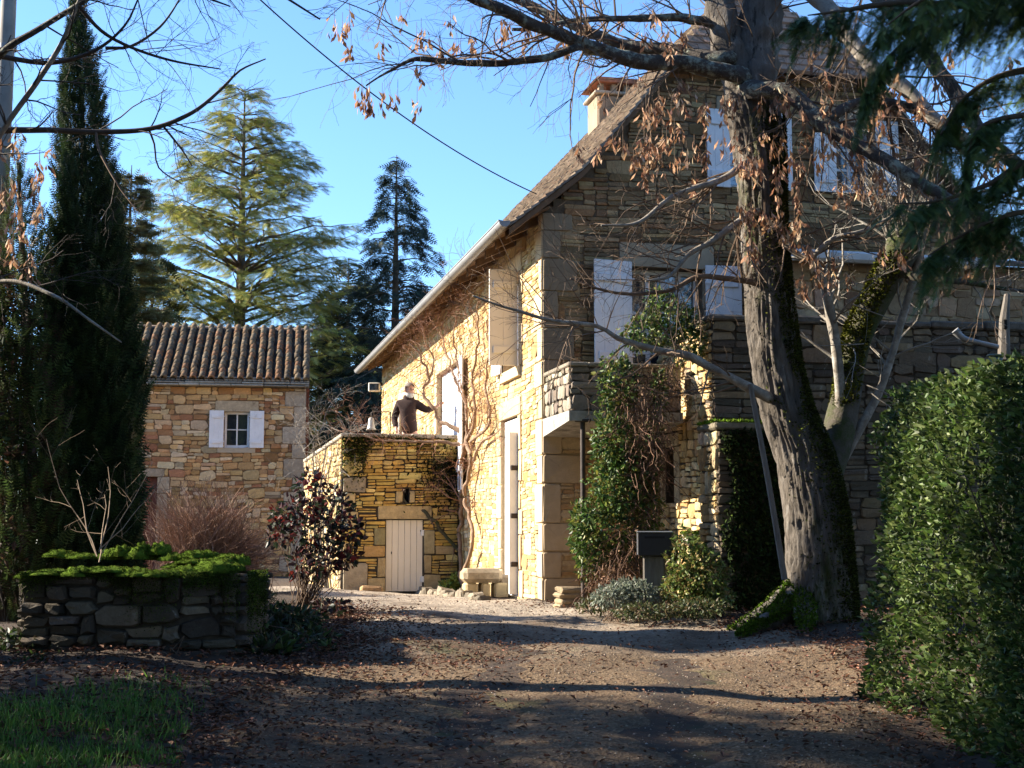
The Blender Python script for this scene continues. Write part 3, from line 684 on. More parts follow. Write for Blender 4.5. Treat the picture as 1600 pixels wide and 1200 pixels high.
def whitedoor(h):
    d_ = part('terrace_door', fbox(FF, h[0] + .01, h[1] - .01, h[2], h[3] - .01, -.14, -.10), MT['white'], house)
    planks(FF, h[0] + .015, h[1] - .015, h[2] + .02, h[3] - .02, -.099, -.075, 5, MT['white'], d_)
whitedoor(FDOOR); shutter(house, FDOOR[0] - .01, FDOOR[2] + .02, FDOOR[3], .5, .08, FF, MT['white'], 3, -1)
whitedoor(FW2); shutter(house, FW2[0] - .01, FW2[2] + .02, FW2[3], .4, .3, FF, MT['white'], 3, -1)
# floodlight under the far eave
q = HW(-.35, LEN - .1, 0); lamp = thing('floodlight', 'small pale floodlight box under the far end of the eave', 'lamp', tuple(at(585, 605, q[1])))
part('housing', bbox_(-.13, .13, -.06, .06, -.10, .10, .015), MT['cream'], lamp); part('bracket', bbox_(-.02, .45, .06, .09, .06, .11), MT['iron'], lamp)
part('lens', bbox_(-.10, .10, -.068, -.061, -.07, .07, .003), MT['glass'], lamp)
# ------------------------------------------------------------------ balcony on the gable
bz_top = hit_g(852, 590)[1]; bz_mid = hit_g(852, 655)[1]; bz_bot = hit_g(852, 683)[1]; BO = 1.12; BU0, BU1 = .02, 1.30
bal = thing('stone_balcony', 'weathered stone balcony hung with slabs at the corner of the house', 'balcony', (HO[0], HO[1], HZ), HA)
PAL_B = [(.30, .25, .19), (.24, .19, .145), (.34, .29, .22), (.20, .165, .13)]
FBs = Frame((BU0, 0, 0), (0, -1, 0), (-1, 0, 0)); FBf = Frame((BU0, -BO, 0), (1, 0, 0), (0, -1, 0))
part('slab', [(np.array([[BU0 - .03, .0, bz_bot], [BU1, .0, bz_bot], [BU1, -BO - .05, bz_bot + .10], [BU0 - .03, -BO - .05, bz_bot + .10], [BU0 - .03, 0, bz_mid], [BU1, 0, bz_mid], [BU1, -BO - .05, bz_mid], [BU0 - .03, -BO - .05, bz_mid]]), np.array([[0, 1, 2, 3], [4, 7, 6, 5], [0, 3, 7, 4], [3, 2, 6, 7], [2, 1, 5, 6]]))], MT['stone_old'], bal, col=(.36, .33, .29))
part('parapet', [obox(BU0 + .01, BU0 + .16, -BO + .01, -.03, bz_mid + .001, bz_top), obox(BU0 + .161, BU1, -BO + .01, -BO + .16, bz_mid + .001, bz_top)], MT['mortar_dark'], bal)
BM = HM
s1 = rubble(Frame((BU0 + .01, 0, 0), (0, -1, 0), (-1, 0, 0)), (.03, BO, bz_mid, bz_top), [], 41, PAL_B, band=(.10, .16), cell=(.10, .2), thin=.12, depth=(.01, .03), wav=0)
s1 += rubble(Frame((BU0, -BO + .01, 0), (1, 0, 0), (0, -1, 0)), (.0, BU1 - BU0, bz_mid, bz_top), [], 42, PAL_B, band=(.12, .2), cell=(.12, .35), thin=.10, depth=(.01, .03), wav=0)
emit_stones(bal, s1, MT['stone_old'], HM, maxn=120)
part('coping', [bbox_(BU0 - .03, BU0 + .2, -BO - .03, -.03, bz_top + .001, bz_top + .05, .012), bbox_(BU0 + .201, BU1, -BO - .03, -BO + .2, bz_top + .001, bz_top + .05, .012)], MT['stone_old'], bal, col=(.25, .21, .16))
# flower trough on the balcony corner, iron prop under it
MT['greenpaint'] = M('faded green paint', (.12, .16, .15), var=.2, rough=.7)
def trough(px, py, Y, w, d, h, label):
    p = at(px, py, Y); t = thing('flower_trough', label, 'planter', tuple(p), HA)
    part('side_panel', [bbox_(-w / 2, w / 2, -d / 2, -d / 2 + .02, 0, h), bbox_(-w / 2, w / 2, d / 2 - .02, d / 2, 0, h), bbox_(-w / 2, -w / 2 + .02, -d / 2 + .021, d / 2 - .021, 0, h), bbox_(w / 2 - .02, w / 2, -d / 2 + .021, d / 2 - .021, 0, h)], MT['greenpaint'], t)
    part('rim', [bbox_(-w / 2 - .015, w / 2 + .015, -d / 2 - .015, d / 2 + .015, h + .001, h + .02)], MT['greenpaint'], t); part('earth', obox(-w / 2 + .021, w / 2 - .021, -d / 2 + .021, d / 2 - .021, h * .5, h * .8), MT['soil'], t)
prx = at(912, 935, 14.95); mb = MB(); zt = at(912, 655, 14.95)[2]
prop = thing('iron_prop', 'rusty iron post propping the stone balcony', 'post', (prx[0], prx[1], gz(prx[0], prx[1]) - .05))
m = MB(); tube(m, [[0, 0, 0], [0, 0, zt - prop.location.z + .03]], .028, 8); m.build('post', MT['iron'], prop, True)
part('foot_plate', bbox_(-.08, .08, -.08, .08, .03, .06), MT['iron'], prop); part('head_plate', bbox_(-.09, .09, -.06, .06, zt - prop.location.z - .03, zt - prop.location.z), MT['iron'], prop)

# ------------------------------------------------------------------ terrace on the sunny side
trr = thing('stone_terrace', 'raised rubble stone terrace with a cream plank door in its front', 'terrace', (HO[0], HO[1], HZ), HA)
TW = 1.0
d_ = ray(533, 900); t_ = (HO @ VV + TFR) / (d_[:2] @ VV); TUL = d_[:2] @ UU * t_ - HO @ UU       # left end (negative u)
FT = Frame((TUL, TFR, 0), (1, 0, 0), (0, -1, 0)); TWD = -TUL - .03
def hit_t(px, py):
    d = ray(px, py); t = (HO @ VV + TFR) / (d[:2] @ VV); return d[:2] @ UU * t - HO @ UU - TUL, EYE + d[2] * t - HZ
ta0, tz1 = hit_t(603, 812); ta1, tz0 = hit_t(661, 926); TD = (ta0, ta1, tz0, tz1); GB = tz0 - .25
sl0, slz1 = hit_t(631, 763); sl1, slz0 = hit_t(637, 786); SLIT = (sl0 - .01, sl1 + .02, slz0, slz1)
FTl = Frame((TUL, TFR, 0), (0, 1, 0), (-1, 0, 0))
mb = MB(); backing(FT, (0, TWD, GB, TT), [TD, SLIT], .38, mb); backing(FTl, (.385, 7.5, GB, TT), [], .35, mb)
mb.build('wall', MT['mortar_dark'], trr)
part('niche_back', [fbox(FT, TD[0] - .1, TD[1] + .1, GB, TD[3] + .1, -.5, -.385)], MT['dark'], trr)
part('floor', obox(TUL + .36, -.03, TFR + .385, TFR + 7.5, TFL - .15, TFL), MT['ashlar'], trr, col=(.35, .28, .2))
PAL_T = [(.62, .42, .13), (.56, .37, .10), (.64, .47, .18), (.50, .30, .08), (.58, .42, .15), (.62, .38, .10)]
tst = []; tfp = []
def tblk(x0, y0, x1, y1, col=(.50, .37, .19), d=.03):
    a, z1 = hit_t(x0, y0); b, z0 = hit_t(x1, y1); tst.append(block(FT, a, b, z0, z1, d, int(x0 * 7 + y0), col)); tfp.append((a, b, z0, z1))
tblk(590, 790, 675, 812); tblk(584, 824, 602, 852, (.31, .26, .13)); tblk(568, 852, 602, 870, (.46, .28, .11)); tblk(589, 871, 602, 902); tblk(574, 903, 602, 926); tblk(662, 828, 679, 866, (.34, .28, .16)); tblk(662, 867, 674, 896); tblk(662, 897, 688, 926)
tblk(536, 745, 571, 769, (.36, .29, .2)); tblk(536, 770, 555, 798); tblk(536, 880, 574, 932, (.39, .32, .22)); tblk(536, 848, 550, 879); tblk(618, 767, 629, 786); tblk(639, 767, 648, 786); tblk(536, 799, 560, 825); tblk(680, 853, 710, 866, (.40, .29, .15))
tst += rubble(FT, (0, TWD, GB + .02, TT - .04), [TD, SLIT] + tfp, 51, PAL_T, band=(.10, .19), cell=(.12, .40), thin=.048, psplit=.93, depth=(.012, .036), wav=.018)
tst += rubble(FTl, (0.02, 7.4, GB + .02, TT - .04), [], 52, PAL_F, band=(.12, .24), cell=(.16, .45), thin=.08)
emit_stones(trr, tst, MT['stone'], HM)
for k in range(5): part('coping_stone', bbox_(TUL - .04 + k * (TWD + .04) / 5, TUL - .05 + (k + 1) * (TWD + .04) / 5, TFR - .05, TFR + .40, TT - .03, TT + .03 + .006 * (k % 2), .012), MT['lauze'], trr, col=(.40, .35, .27))
part('side_coping', bbox_(TUL - .04, TUL + .38, TFR + .405, TFR + 7.5, TT - .03, TT + .03, .012), MT['lauze'], trr, col=(.40, .35, .27))
tdoor = part('cellar_door', fbox(FT, TD[0] + .004, TD[1] - .004, TD[2] + .02, TD[3] - .004, -.09, -.061), MT['cream'], trr)
planks(FT, TD[0] + .006, TD[1] - .006, TD[2] + .02, TD[3] - .006, -.06, -.03, 6, MT['cream'], tdoor)
for z in (TD[2] + .2, TD[3] - .2): part('hinge', fbox(FT, TD[1] - .035, TD[1] + .02, z - .045, z + .045, -.029, .005), MT['white'], tdoor)
part('latch', fbox(FT, TD[0] + .085, TD[0] + .1, TD[2] + .58, TD[2] + .62, -.029, -.018), MT['iron'], tdoor)
# moss hanging from the terrace top
def moss_pad(name, P, N_, S, parent, cols, seed, n=None, kind=None):
    r_ = np.random.default_rng(seed); m = MB(); k = len(P)
    scatter(m, P, N_ + r_.normal(0, .6, (k, 3)), S, LEAF2, r_, pick(r_, cols, k, .3)); return m.build(name, MT['moss'], parent, kind=kind)
r_ = np.random.default_rng(61); n = 2600; a = np.where(r_.random(n) < .45, r_.normal(.22, .14, n), TWD * r_.random(n)); a = np.clip(a, 0, TWD)
drop = np.abs(r_.normal(0, 1, n)) * np.interp(a, [0, .3, .45, TWD * .6, TWD * .75, TWD], [.28, .30, .06, .06, .30, .35]); P = FT.pt(a, TT - drop, np.full(n, .025)) + r_.normal(0, .01, (n, 3))
moss_pad('moss', P, np.tile([0, -.8, -.3], (n, 1)), .03 + .03 * r_.random(n), trr, [(.055, .075, .012), (.085, .10, .018), (.03, .035, .012), (.05, .04, .02)], 61)
n = 1500; a = TWD - np.abs(r_.normal(0, .28, n)); zz = TT - .35 - np.abs(r_.normal(0, .35, n)); P = FT.pt(np.clip(a, 0, TWD), zz, np.full(n, .03)) + r_.normal(0, .015, (n, 3))
moss_pad('dry_creeper', P, np.tile([0, -.6, -.6], (n, 1)), .03 + .04 * r_.random(n), trr, [(.03, .028, .014), (.045, .03, .018), (.035, .045, .015), (.022, .02, .012)], 62)

# bell on its bracket at the terrace corner
bp = at(580, 672, HW(0, TFR + .5, 0)[1]); bell = thing('garden_bell', 'pale metal bell hanging at the terrace corner by the bearded person', 'bell', tuple(bp))
prof = [(.0, .20), (.03, .20), (.045, .17), (.05, .10), (.062, .04), (.085, .0), (.082, .0), (.055, .05), (.04, .16)]
th = np.linspace(0, 2 * math.pi, 20, endpoint=False); V = np.array([[r * math.cos(t), r * math.sin(t), z] for r, z in prof for t in th]); k = np.arange(20)
F = np.vstack([np.c_[k + i * 20, (k + 1) % 20 + i * 20, (k + 1) % 20 + (i + 1) * 20, k + (i + 1) * 20] for i in range(len(prof) - 1)])
MT['bellmetal'] = M('pale bell metal', (.50, .47, .40), var=.2, rough=.5, metallic=.3); part('bell_cup', (V, F), MT['bellmetal'], bell, True)
m = MB(); tube(m, [[0, 0, .19], [0, 0, .27], [.03, 0, .29], [.30, 0, .29], [.30, 0, -.35]], .014, 6); m.build('bracket', MT['iron'], bell, True); m = MB(); tube(m, [[0, 0, .15], [0, 0, -.03]], [.008, .016], 6); m.build('clapper', MT['iron'], bell)

# ------------------------------------------------------------------ raised walled garden right of the gable
gu, _ = hit_g(1032, 800)
ms = thing('walled_garden_base', 'tall dark dry stone retaining wall with a sunlit end beside the trunk', 'wall', (HO[0], HO[1], HZ), HA)
MF = 1.75                                                  # how far it comes forward of the gable
_, mtop = hit_g(1400, 512, MF); MU1 = gu + 7.0; MB0 = -.35
FM = Frame((gu, -MF, 0), (1, 0, 0), (0, -1, 0)); FMl = Frame((gu, 0, 0), (0, -1, 0), (-1, 0, 0))
def hit_ml(px, py):     # the lit end
    d = ray(px, py); t = (HO @ UU + gu) / (d[:2] @ UU); return -(d[:2] @ VV * t - HO @ VV), EYE + d[2] * t - HZ
n0, nz1 = hit_ml(1040, 700); n1, nz0 = hit_ml(1056, 788); NICHE = (max(.05, n0), n1, nz0, nz1)
mb = MB(); backing(FMl, (.02, MF, MB0, mtop), [NICHE], .35, mb); backing(FM, (.36, MU1 - gu, MB0, mtop), [], .4, mb); mb.build('wall', MT['mortar_dark'], ms)
part('niche_back', obox(gu + .2, gu + .34, -NICHE[1] - .1, -NICHE[0] + .1, NICHE[2] - .1, NICHE[3] + .1), MT['ashlar'], ms, col=(.42, .31, .18))
part('terrace_earth', obox(gu + .3, MU1, -MF + .39, .0 - .03, mtop - .3, mtop - .06), MT['soil'], ms)
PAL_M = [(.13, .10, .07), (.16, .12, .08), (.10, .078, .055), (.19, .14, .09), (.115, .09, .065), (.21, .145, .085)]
s2 = []; dr_, fp_ = frame_hole(FMl, NICHE, lint=.16, jamb=.16, seed=77, col=(.44, .35, .23)); s2 += dr_
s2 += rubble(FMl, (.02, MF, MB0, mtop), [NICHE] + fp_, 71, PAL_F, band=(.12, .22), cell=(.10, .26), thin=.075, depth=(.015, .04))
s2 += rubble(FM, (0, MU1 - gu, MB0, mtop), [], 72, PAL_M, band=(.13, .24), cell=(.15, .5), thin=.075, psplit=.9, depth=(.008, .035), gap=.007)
emit_stones(ms, s2, MT['stone_old'], HM)
for k in range(9):
    a = gu - .04 + k * .66; part('coping_stone', bbox_(a, a + .65, -MF - .06, -MF + .42, mtop + .002, mtop + .07 + .02 * (k % 3), .02), MT['stone_old'], ms, col=(.12, .10, .08))
# buttress, mossed
bx0, _ = hit_g(1113, 800, MF + .5); FBt = Frame((gu, -MF - .03, 0), (0, -1, 0), (-1, 0, 0)); BTW = .75; BTP = .55; bzt = hit_g(1150, 672, MF + BTP)[1]
btm = thing('mossy_buttress', 'stone buttress with a moss cap and dark creeper beside the big trunk', 'buttress', (HO[0], HO[1], HZ), HA)
bu0 = hit_g(1122, 800, MF + BTP)[0]
FB1 = Frame((bu0, -MF - BTP, 0), (1, 0, 0), (0, -1, 0)); FB2 = Frame((bu0, -MF - .05, 0), (0, -1, 0), (-1, 0, 0))
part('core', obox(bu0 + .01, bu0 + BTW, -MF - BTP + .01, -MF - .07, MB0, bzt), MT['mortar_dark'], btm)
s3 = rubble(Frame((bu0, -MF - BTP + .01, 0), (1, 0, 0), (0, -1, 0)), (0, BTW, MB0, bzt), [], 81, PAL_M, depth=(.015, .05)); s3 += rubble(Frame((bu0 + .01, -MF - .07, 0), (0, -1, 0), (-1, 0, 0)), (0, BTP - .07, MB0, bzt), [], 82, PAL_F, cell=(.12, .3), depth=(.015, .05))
emit_stones(btm, s3, MT['stone_old'], HM, maxn=80)
part('cap', bbox_(bu0 - .04, bu0 + BTW + .03, -MF - BTP - .06, -MF - .065, bzt + .002, bzt + .08, .02), MT['stone_old'], btm, col=(.2, .17, .12))
r_ = np.random.default_rng(83); n = 2600; P = np.c_[bu0 - .05 + (BTW + .08) * r_.random(n), -MF - BTP - .07 + (BTP - .02) * r_.random(n), np.full(n, bzt + .075)]
moss_pad('moss_cap', P, np.tile([0, 0, 1.], (n, 1)), .03 + .02 * r_.random(n), btm, [(.10, .17, .015), (.13, .20, .02), (.07, .12, .012)], 84)
n = 6500; P = np.c_[bu0 + .07 + (BTW - .02) * r_.random(n) ** .85, -MF - BTP - .04 - .05 * r_.random(n), MB0 + .1 + (bzt - MB0 - .1) * r_.random(n)]
P[:, 0] += .06 * np.sin(P[:, 2] * 6); moss_pad('creeper', P, np.tile([0, -.7, -.4], (n, 1)), .04 + .03 * r_.random(n), btm, [(.022, .038, .012), (.032, .05, .014), (.05, .065, .015), (.018, .024, .010)], 85)
# small mossed corbel on the lit end
cpos = hit_ml(1112, 850); co = thing('mossy_corbel', 'white stone corbel with a moss tuft jutting from the sunlit wall end', 'corbel', tuple(HW(gu, -cpos[0], cpos[1])), HA)
part('corbel_stone', (np.array([[-.30, -.09, .02], [0, -.09, -.16], [0, .09, -.16], [-.30, .09, .02], [-.32, -.10, .10], [0, -.10, .10], [0, .10, .10], [-.32, .10, .10]]), np.array([[0, 3, 2, 1], [4, 5, 6, 7], [0, 1, 5, 4], [3, 7, 6, 2], [0, 4, 7, 3]])), MT['ashlar'], co, col=(.55, .50, .43))
n = 300; P = np.c_[-.32 * r_.random(n), -.1 + .2 * r_.random(n), np.full(n, .1)]; moss_pad('moss_tuft', P, np.tile([0, 0, 1.], (n, 1)), .05, co, [(.12, .19, .015), (.16, .22, .03)], 86)
# lean-to behind the raised garden
LO = .85; lz1 = hit_g(1380, 412, LO)[1]; lz2 = hit_g(1380, 386, LO)[1]; lu0 = hit_g(1236, 450, LO)[0]; lu1 = hit_g(1700, 450, LO)[0]; lug = hit_g(1530, 450, LO)[0]
lean = thing('lean_to', 'low tan stone lean-to with pale gutter above the dark retaining wall', 'lean-to', (HO[0], HO[1], HZ), HA)
FL = Frame((lu0, -LO, 0), (1, 0, 0), (0, -1, 0)); mb = MB(); backing(FL, (0, lu1 - lu0, mtop - .1, lz1), [], LO - .04, mb); mb.build('wall', MT['mortar'], lean)
PAL_L = [(.34, .22, .13), (.30, .185, .105), (.38, .26, .16), (.27, .16, .09), (.40, .29, .19)]
emit_stones(lean, rubble(FL, (0, lu1 - lu0, mtop - .05, lz1 - .02), [], 91, PAL_L, band=(.14, .26), cell=(.14, .34), thin=.12, psplit=.55), MT['stone'], HM, maxn=200)
part('roof_slab', (np.array([[lu0 - .1, -LO - .18, lz1 + .06], [lu1 + .05, -LO - .18, lz1 + .06], [lu1 + .05, -.045, lz1 + .30], [lu0 - .1, -.045, lz1 + .30], [lu0 - .1, -LO - .18, lz1 + .0], [lu1 + .05, -LO - .18, lz1 + .0], [lu1 + .05, -.045, lz1 + .22], [lu0 - .1, -.045, lz1 + .22]]), np.array([[0, 1, 2, 3], [7, 6, 5, 4], [4, 5, 1, 0], [0, 3, 7, 4], [1, 5, 6, 2]])), MT['rooftile'], lean, col=(.10, .08, .07))
part('eave_infill', (np.array([[lu0, -LO + .01, lz1 + .001], [lu1, -LO + .01, lz1 + .001], [lu1, -.05, lz1 + .001], [lu0, -.05, lz1 + .001], [lu0, -LO + .01, lz1 + .034], [lu1, -LO + .01, lz1 + .034], [lu1, -.05, lz1 + .214], [lu0, -.05, lz1 + .214]]), np.array([[0, 3, 2, 1], [4, 5, 6, 7], [0, 1, 5, 4], [1, 2, 6, 5], [2, 3, 7, 6], [3, 0, 4, 7]])), MT['wood'], lean)
part('fascia_gutter', bbox_(lu0 - .1, lug, -LO - .30, -LO - .185, lz1 - .06, lz1 + .07, .03), M('grey gutter', (.50, .50, .49), var=.12, rough=.5), lean)
# grey post, pipe and box on top of the dark wall
p = at(1568, 545, 14.3); o = thing('leaning_grey_post', 'weathered grey wooden post standing on the retaining wall near the hedge', 'post', tuple(p)); m = MB()
tube(m, [[0, 0, -.12], [.02, 0, .30], [.06, 0, .58]], [.07, .055, .03], 8); m.build('post', MT['greywood'], o); part('notch', bbox_(-.02, .02, -.09, -.05, .2, .3), MT['dark'], o)
P, R = pxpath([(1492, 516, 14.2, 7), (1505, 528, 14.2, 5), (1530, 535, 14.2, 4), (1560, 542, 14.2, 4)], .03); mb = MB(); tube(mb, P, R, 7); mb.build('bent_pipe', MT['zinc'], None, True, label='bent pale pipe lying on the dark wall top above the hedge', cat='pipe')
p = at(1555, 563, 11.5); o = thing('meter_box', 'small pale box peeping above the hedge top', 'box', tuple(p)); part('case', bbox_(-.06, .06, -.04, .04, -.12, .03, .02), MT['greenpaint'], o); part('lid', bbox_(-.065, .065, -.045, .045, .032, .05, .01), MT['greenpaint'], o); m = MB(); tube(m, [[0, 0, -.1], [0, 0, -1.2]], .03, 6); m.build('stake', MT['greywood'], o)

# ------------------------------------------------------------------ the tiled cottage on the left
vc = ray(470, 835); CV = vc[:2] / np.linalg.norm(vc[:2]); CU = np.array([CV[1], -CV[0]]); CA = math.atan2(-CV[0], CV[1]); CZ = .55
CO = at(474, 800, 33.0)[:2]                     # right front corner
def hit_c(px, py, off=0.):
    d = ray(px, py); t = (CO @ CV - off) / (d[:2] @ CV); return d[:2] @ CU * t - CO @ CU, EYE + d[2] * t - CZ
CM = Matrix.Translation((CO[0], CO[1], CZ)) @ Matrix.Rotation(CA, 4, 'Z')
cot = thing('tiled_cottage', 'small ochre stone cottage with curved clay roof tiles and one white shuttered window', 'cottage', (CO[0], CO[1], CZ), CA)
CW = 5.6; cz_e = hit_c(400, 606)[1]; FC = Frame((-CW, 0, 0), (1, 0, 0), (0, -1, 0))
def cc(px, py): a, z = hit_c(px, py); return a + CW, z
c0, c1z = cc(351, 643); c1, c0z = cc(389, 700); CWIN = (c0, c1, c0z, c1z); e0, e1z = cc(212, 745); e1, _ = cc(246, 745); CDOOR = (e0, e1, -.05, e1z)
mb = MB(); backing(FC, (0, CW, -.4, cz_e), [CWIN, CDOOR], .45, mb); mb.build('wall', MT['mortar_ochre'], cot)
part('side_wall', [obox(-.45, 0, .46, 5.4, -.4, cz_e + .3), obox(-CW, -CW + .4, .46, 5.4, -.4, cz_e)], MT['mortar'], cot); part('room_back', obox(-CW + .41, -.46, 1.4, 1.5, -.4, cz_e), MT['dark'], cot)
PAL_C = [(.50, .32, .145), (.46, .28, .125), (.55, .38, .20), (.42, .24, .10), (.38, .20, .085), (.52, .35, .18), (.30, .14, .07), (.50, .38, .23), (.56, .42, .26)]
cf = [(CWIN[0] - .22, CWIN[1] + .22, CWIN[3], CWIN[3] + .26)]; cs = [block(FC, *cf[0], .022, 5, (.48, .38, .25))]
o2, f2_ = frame_hole(FC, CDOOR, lint=.2, jamb=.3, seed=6, col=(.36, .28, .19)); cs += o2; cf += f2_
z = -.2; k = 0; rs = np.random.default_rng(8)
while z < cz_e - .02:
    q = min(rs.uniform(.3, .5), cz_e - z); w = (.30, .52)[k % 2] * rs.uniform(.85, 1.1); cs.append(block(FC, CW - w, CW + .012, z, z + q, .022, 300 + k, (.40, .33, .245))); cf.append((CW - w, CW + .02, z, z + q)); cs.append(block(Frame((0, 0, 0), (0, 1, 0), (1, 0, 0)), -.012, .35, z, z + q, .02, 330 + k, (.36, .31, .25))); z += q; k += 1
cs += rubble(FC, (0, CW, -.2, cz_e), [CWIN, CDOOR] + cf, 101, PAL_C, band=(.14, .28), cell=(.14, .45), thin=.09, psplit=.72, depth=(.008, .026), cv=.2, gap=.006)
emit_stones(cot, cs, MT['stone'], CM)
part('side_boards', [obox(.012, .10, .7, 2.6, -.2, cz_e + .35)], MT['redwood'], cot)
casement(cot, FC, *CWIN, -.12, 2, 2, MT['white'], bars=.035); part('curtain', [(np.array([[-CW + CWIN[1] - .03, .22, CWIN[2]], [-CW + CWIN[1] - .03, .22, CWIN[3]], [-CW + (CWIN[0] + CWIN[1]) / 2, .24, CWIN[3]], [-CW + CWIN[1] - .2, .25, CWIN[2]]]), np.array([[0, 1, 2, 3]]))], MT['cream'], cot)
shutter(cot, CWIN[0] - .01, CWIN[2] + .0, CWIN[3] + .02, .34, .06, FC, MT['white'], 3, -1); shutter(cot, CWIN[1] + .01, CWIN[2], CWIN[3] + .02, .34, .06, FC, MT['white'], 3, 1)
part('sill', fbox(FC, CWIN[0] - .15, CWIN[1] + .15, CWIN[2] - .12, CWIN[2], -.1, .03), MT['ashlar'], cot, col=(.42, .34, .24))
cd = part('plank_door', fbox(FC, CDOOR[0], CDOOR[1], -.05, CDOOR[3], -.2, -.16), MT['redwood'], cot); planks(FC, CDOOR[0] + .01, CDOOR[1] - .01, -.04, CDOOR[3] - .01, -.159, -.13, 4, MT['redwood'], cd)
# stone slate eave courses
croof = part('roof', (np.array([[-CW - .1, -.1, cz_e + .10], [.1, -.1, cz_e + .10], [.1, 2.85, cz_e + 1.80], [-CW - .1, 2.85, cz_e + 1.80], [-CW - .1, 5.8, cz_e + .1], [.1, 5.8, cz_e + .1]]), np.array([[0, 1, 2, 3], [3, 2, 5, 4]])), MT['tile'], cot, col=(.12, .085, .06))
part('gable_infill', (np.array([[-.02, 0, cz_e], [-.02, 5.6, cz_e], [-.02, 2.8, cz_e + 1.72], [-.4, 0, cz_e], [-.4, 5.6, cz_e], [-.4, 2.8, cz_e + 1.72]]), np.array([[0, 1, 2], [3, 5, 4]])), MT['mortar'], cot)
rs = np.random.default_rng(9)
for j in range(4):
    a = -CW
    while a < .05:
        w = rs.uniform(.35, .8); b = min(a + w, .09); z = cz_e + .01 + j * .062
        part('stone_slate', bbox_(a + .004, b - .004, -.30 + j * .05 + rs.uniform(-.03, .03), .1, z, z + .05 * rs.uniform(.7, 1.15), .012), MT['lauze'], croof, col=np.array((.30, .27, .215)) * rs.uniform(.6, 1.2)); a = b
        if a >= .05: break
# canal tiles, each a part
def canal(r0, r1, l, up=True, k=7, th=.016):
    V = []; F = []; s = 1 if up else -1
    for (y, r) in ((0, r0), (l, r1)):
        for rr in (r, r - th):
            for i in range(k): t = math.pi * i / (k - 1); V.append([rr * math.cos(t), y, s * rr * math.sin(t)])
    for i in range(k - 1):
        F += [[i, i + 1, 2 * k + i + 1, 2 * k + i], [k + i + 1, k + i, 3 * k + i, 3 * k + i + 1], [i + 1, i, k + i, k + i + 1]]
    return np.array(V), np.array(F)
rows = 25; pit = math.atan2(1.70, 2.95); nt = 13; SL = math.hypot(2.95, 1.70); TL = SL / nt
tp = []
for k in range(8):
    m = MB(); V, F = canal(.085, .068, TL * 1.22); m.add(V, F, np.array([(.19, .108, .05), (.155, .095, .048), (.215, .128, .058), (.125, .086, .048), (.195, .138, .078), (.105, .075, .044), (.215, .10, .042), (.165, .122, .072)])[k]); tp.append(m.mesh('roof_tile', MT['tile'], True))
und = MB(); tcount = 0
for r in range(rows):
    a = .02 - r * .224 + rs.uniform(-.008, .008)
    for j in range(nt):
        y = -.17 + (j * TL) * math.cos(pit); z = cz_e + .245 + j * TL * math.sin(pit) + .022
        o = bpy.data.objects.new('roof_tile', tp[rs.integers(8)]); o.parent = croof; o.location = (a + rs.normal(0, .006), y - .06 + rs.normal(0, .008), z - .10); o.rotation_euler = (pit + .03 + rs.normal(0, .01), rs.normal(0, .03), rs.normal(0, .025))
        if tcount < 300: COL.objects.link(o); tcount += 1
        else:
            Mx = Matrix.Translation(o.location) @ o.rotation_euler.to_matrix().to_4x4(); V, F = canal(.085, .068, TL * 1.22); V = np.array([list(Mx @ Vector(v)) for v in V]); und.add(V, F, (.17, .11, .08)); bpy.data.objects.remove(o)
    for j in range(nt):
        y = -.19 + (j * TL) * math.cos(pit); z = cz_e + .215 + j * TL * math.sin(pit); V, F = canal(.068, .085, TL * 1.2, False); Mx = Matrix.Translation((a - .112, y - .04, z - .06)) @ Matrix.Rotation(pit, 4, 'X'); und.add(np.array([list(Mx @ Vector(v)) for v in V]), F, np.array((.10, .07, .055)) * rs.uniform(.7, 1.3))
und.build('under_tiles', MT['tile'], croof, True, kind='stuff')
for k in range(13):
    V, F = canal(.10, .085, .50); V = V[:, [1, 0, 2]]; part('ridge_tile', (V + [-CW + .0 + k * .44, 2.80, cz_e + 1.80], F), MT['tile'], croof, True, col=np.array((.20, .145, .11)) * rs.uniform(.8, 1.2))
# ------------------------------------------------------------------ branching
def grow(mb, p, d, L, r, lvl, rs, tips, up=.05, wander=.25, kids=5, spread=.9, ratio=.55, sides=4, minr=.0012, nodes=None, flat=1.0):
    n = max(3, int(4 + L * 3)); st = L / n; P = [np.array(p, float)]; d = np.array(d, float) / (np.linalg.norm(d) + 1e-9); dirs = []
    for k in range(n):
        d = d + rs.normal(0, wander, 3) * np.array([1, 1, .8]) * .5; d[2] += up; d /= np.linalg.norm(d); P.append(P[-1] + d * st); dirs.append(d.copy())
    P = np.array(P); R = np.linspace(r, max(r * .35, minr), n + 1); tube(mb, P, R, sides, cap=False)
    if nodes is not None: nodes.append((P, R, lvl))
    if lvl <= 0: tips.append((P[-1], d)); return
    for k in range(kids):
        t = rs.uniform(.2, 1.0); i = min(n - 1, int(t * n)); q = P[i] + (P[i + 1] - P[i]) * (t * n - i); dd = dirs[i]
        s = rs.normal(0, 1, 3); s -= dd * (s @ dd); s /= np.linalg.norm(s) + 1e-9; s[1] *= flat; a = rs.uniform(.45, 1.1) * spread
        grow(mb, q, dd * math.cos(a) + s * math.sin(a), L * ratio * rs.uniform(.6, 1.25) * (1.15 - .5 * t), max(R[i] * rs.uniform(.4, .6), minr), lvl - 1, rs, tips, up, wander * 1.15, max(2, kids - 1), spread, ratio, max(3, sides - 1), minr, nodes, flat)
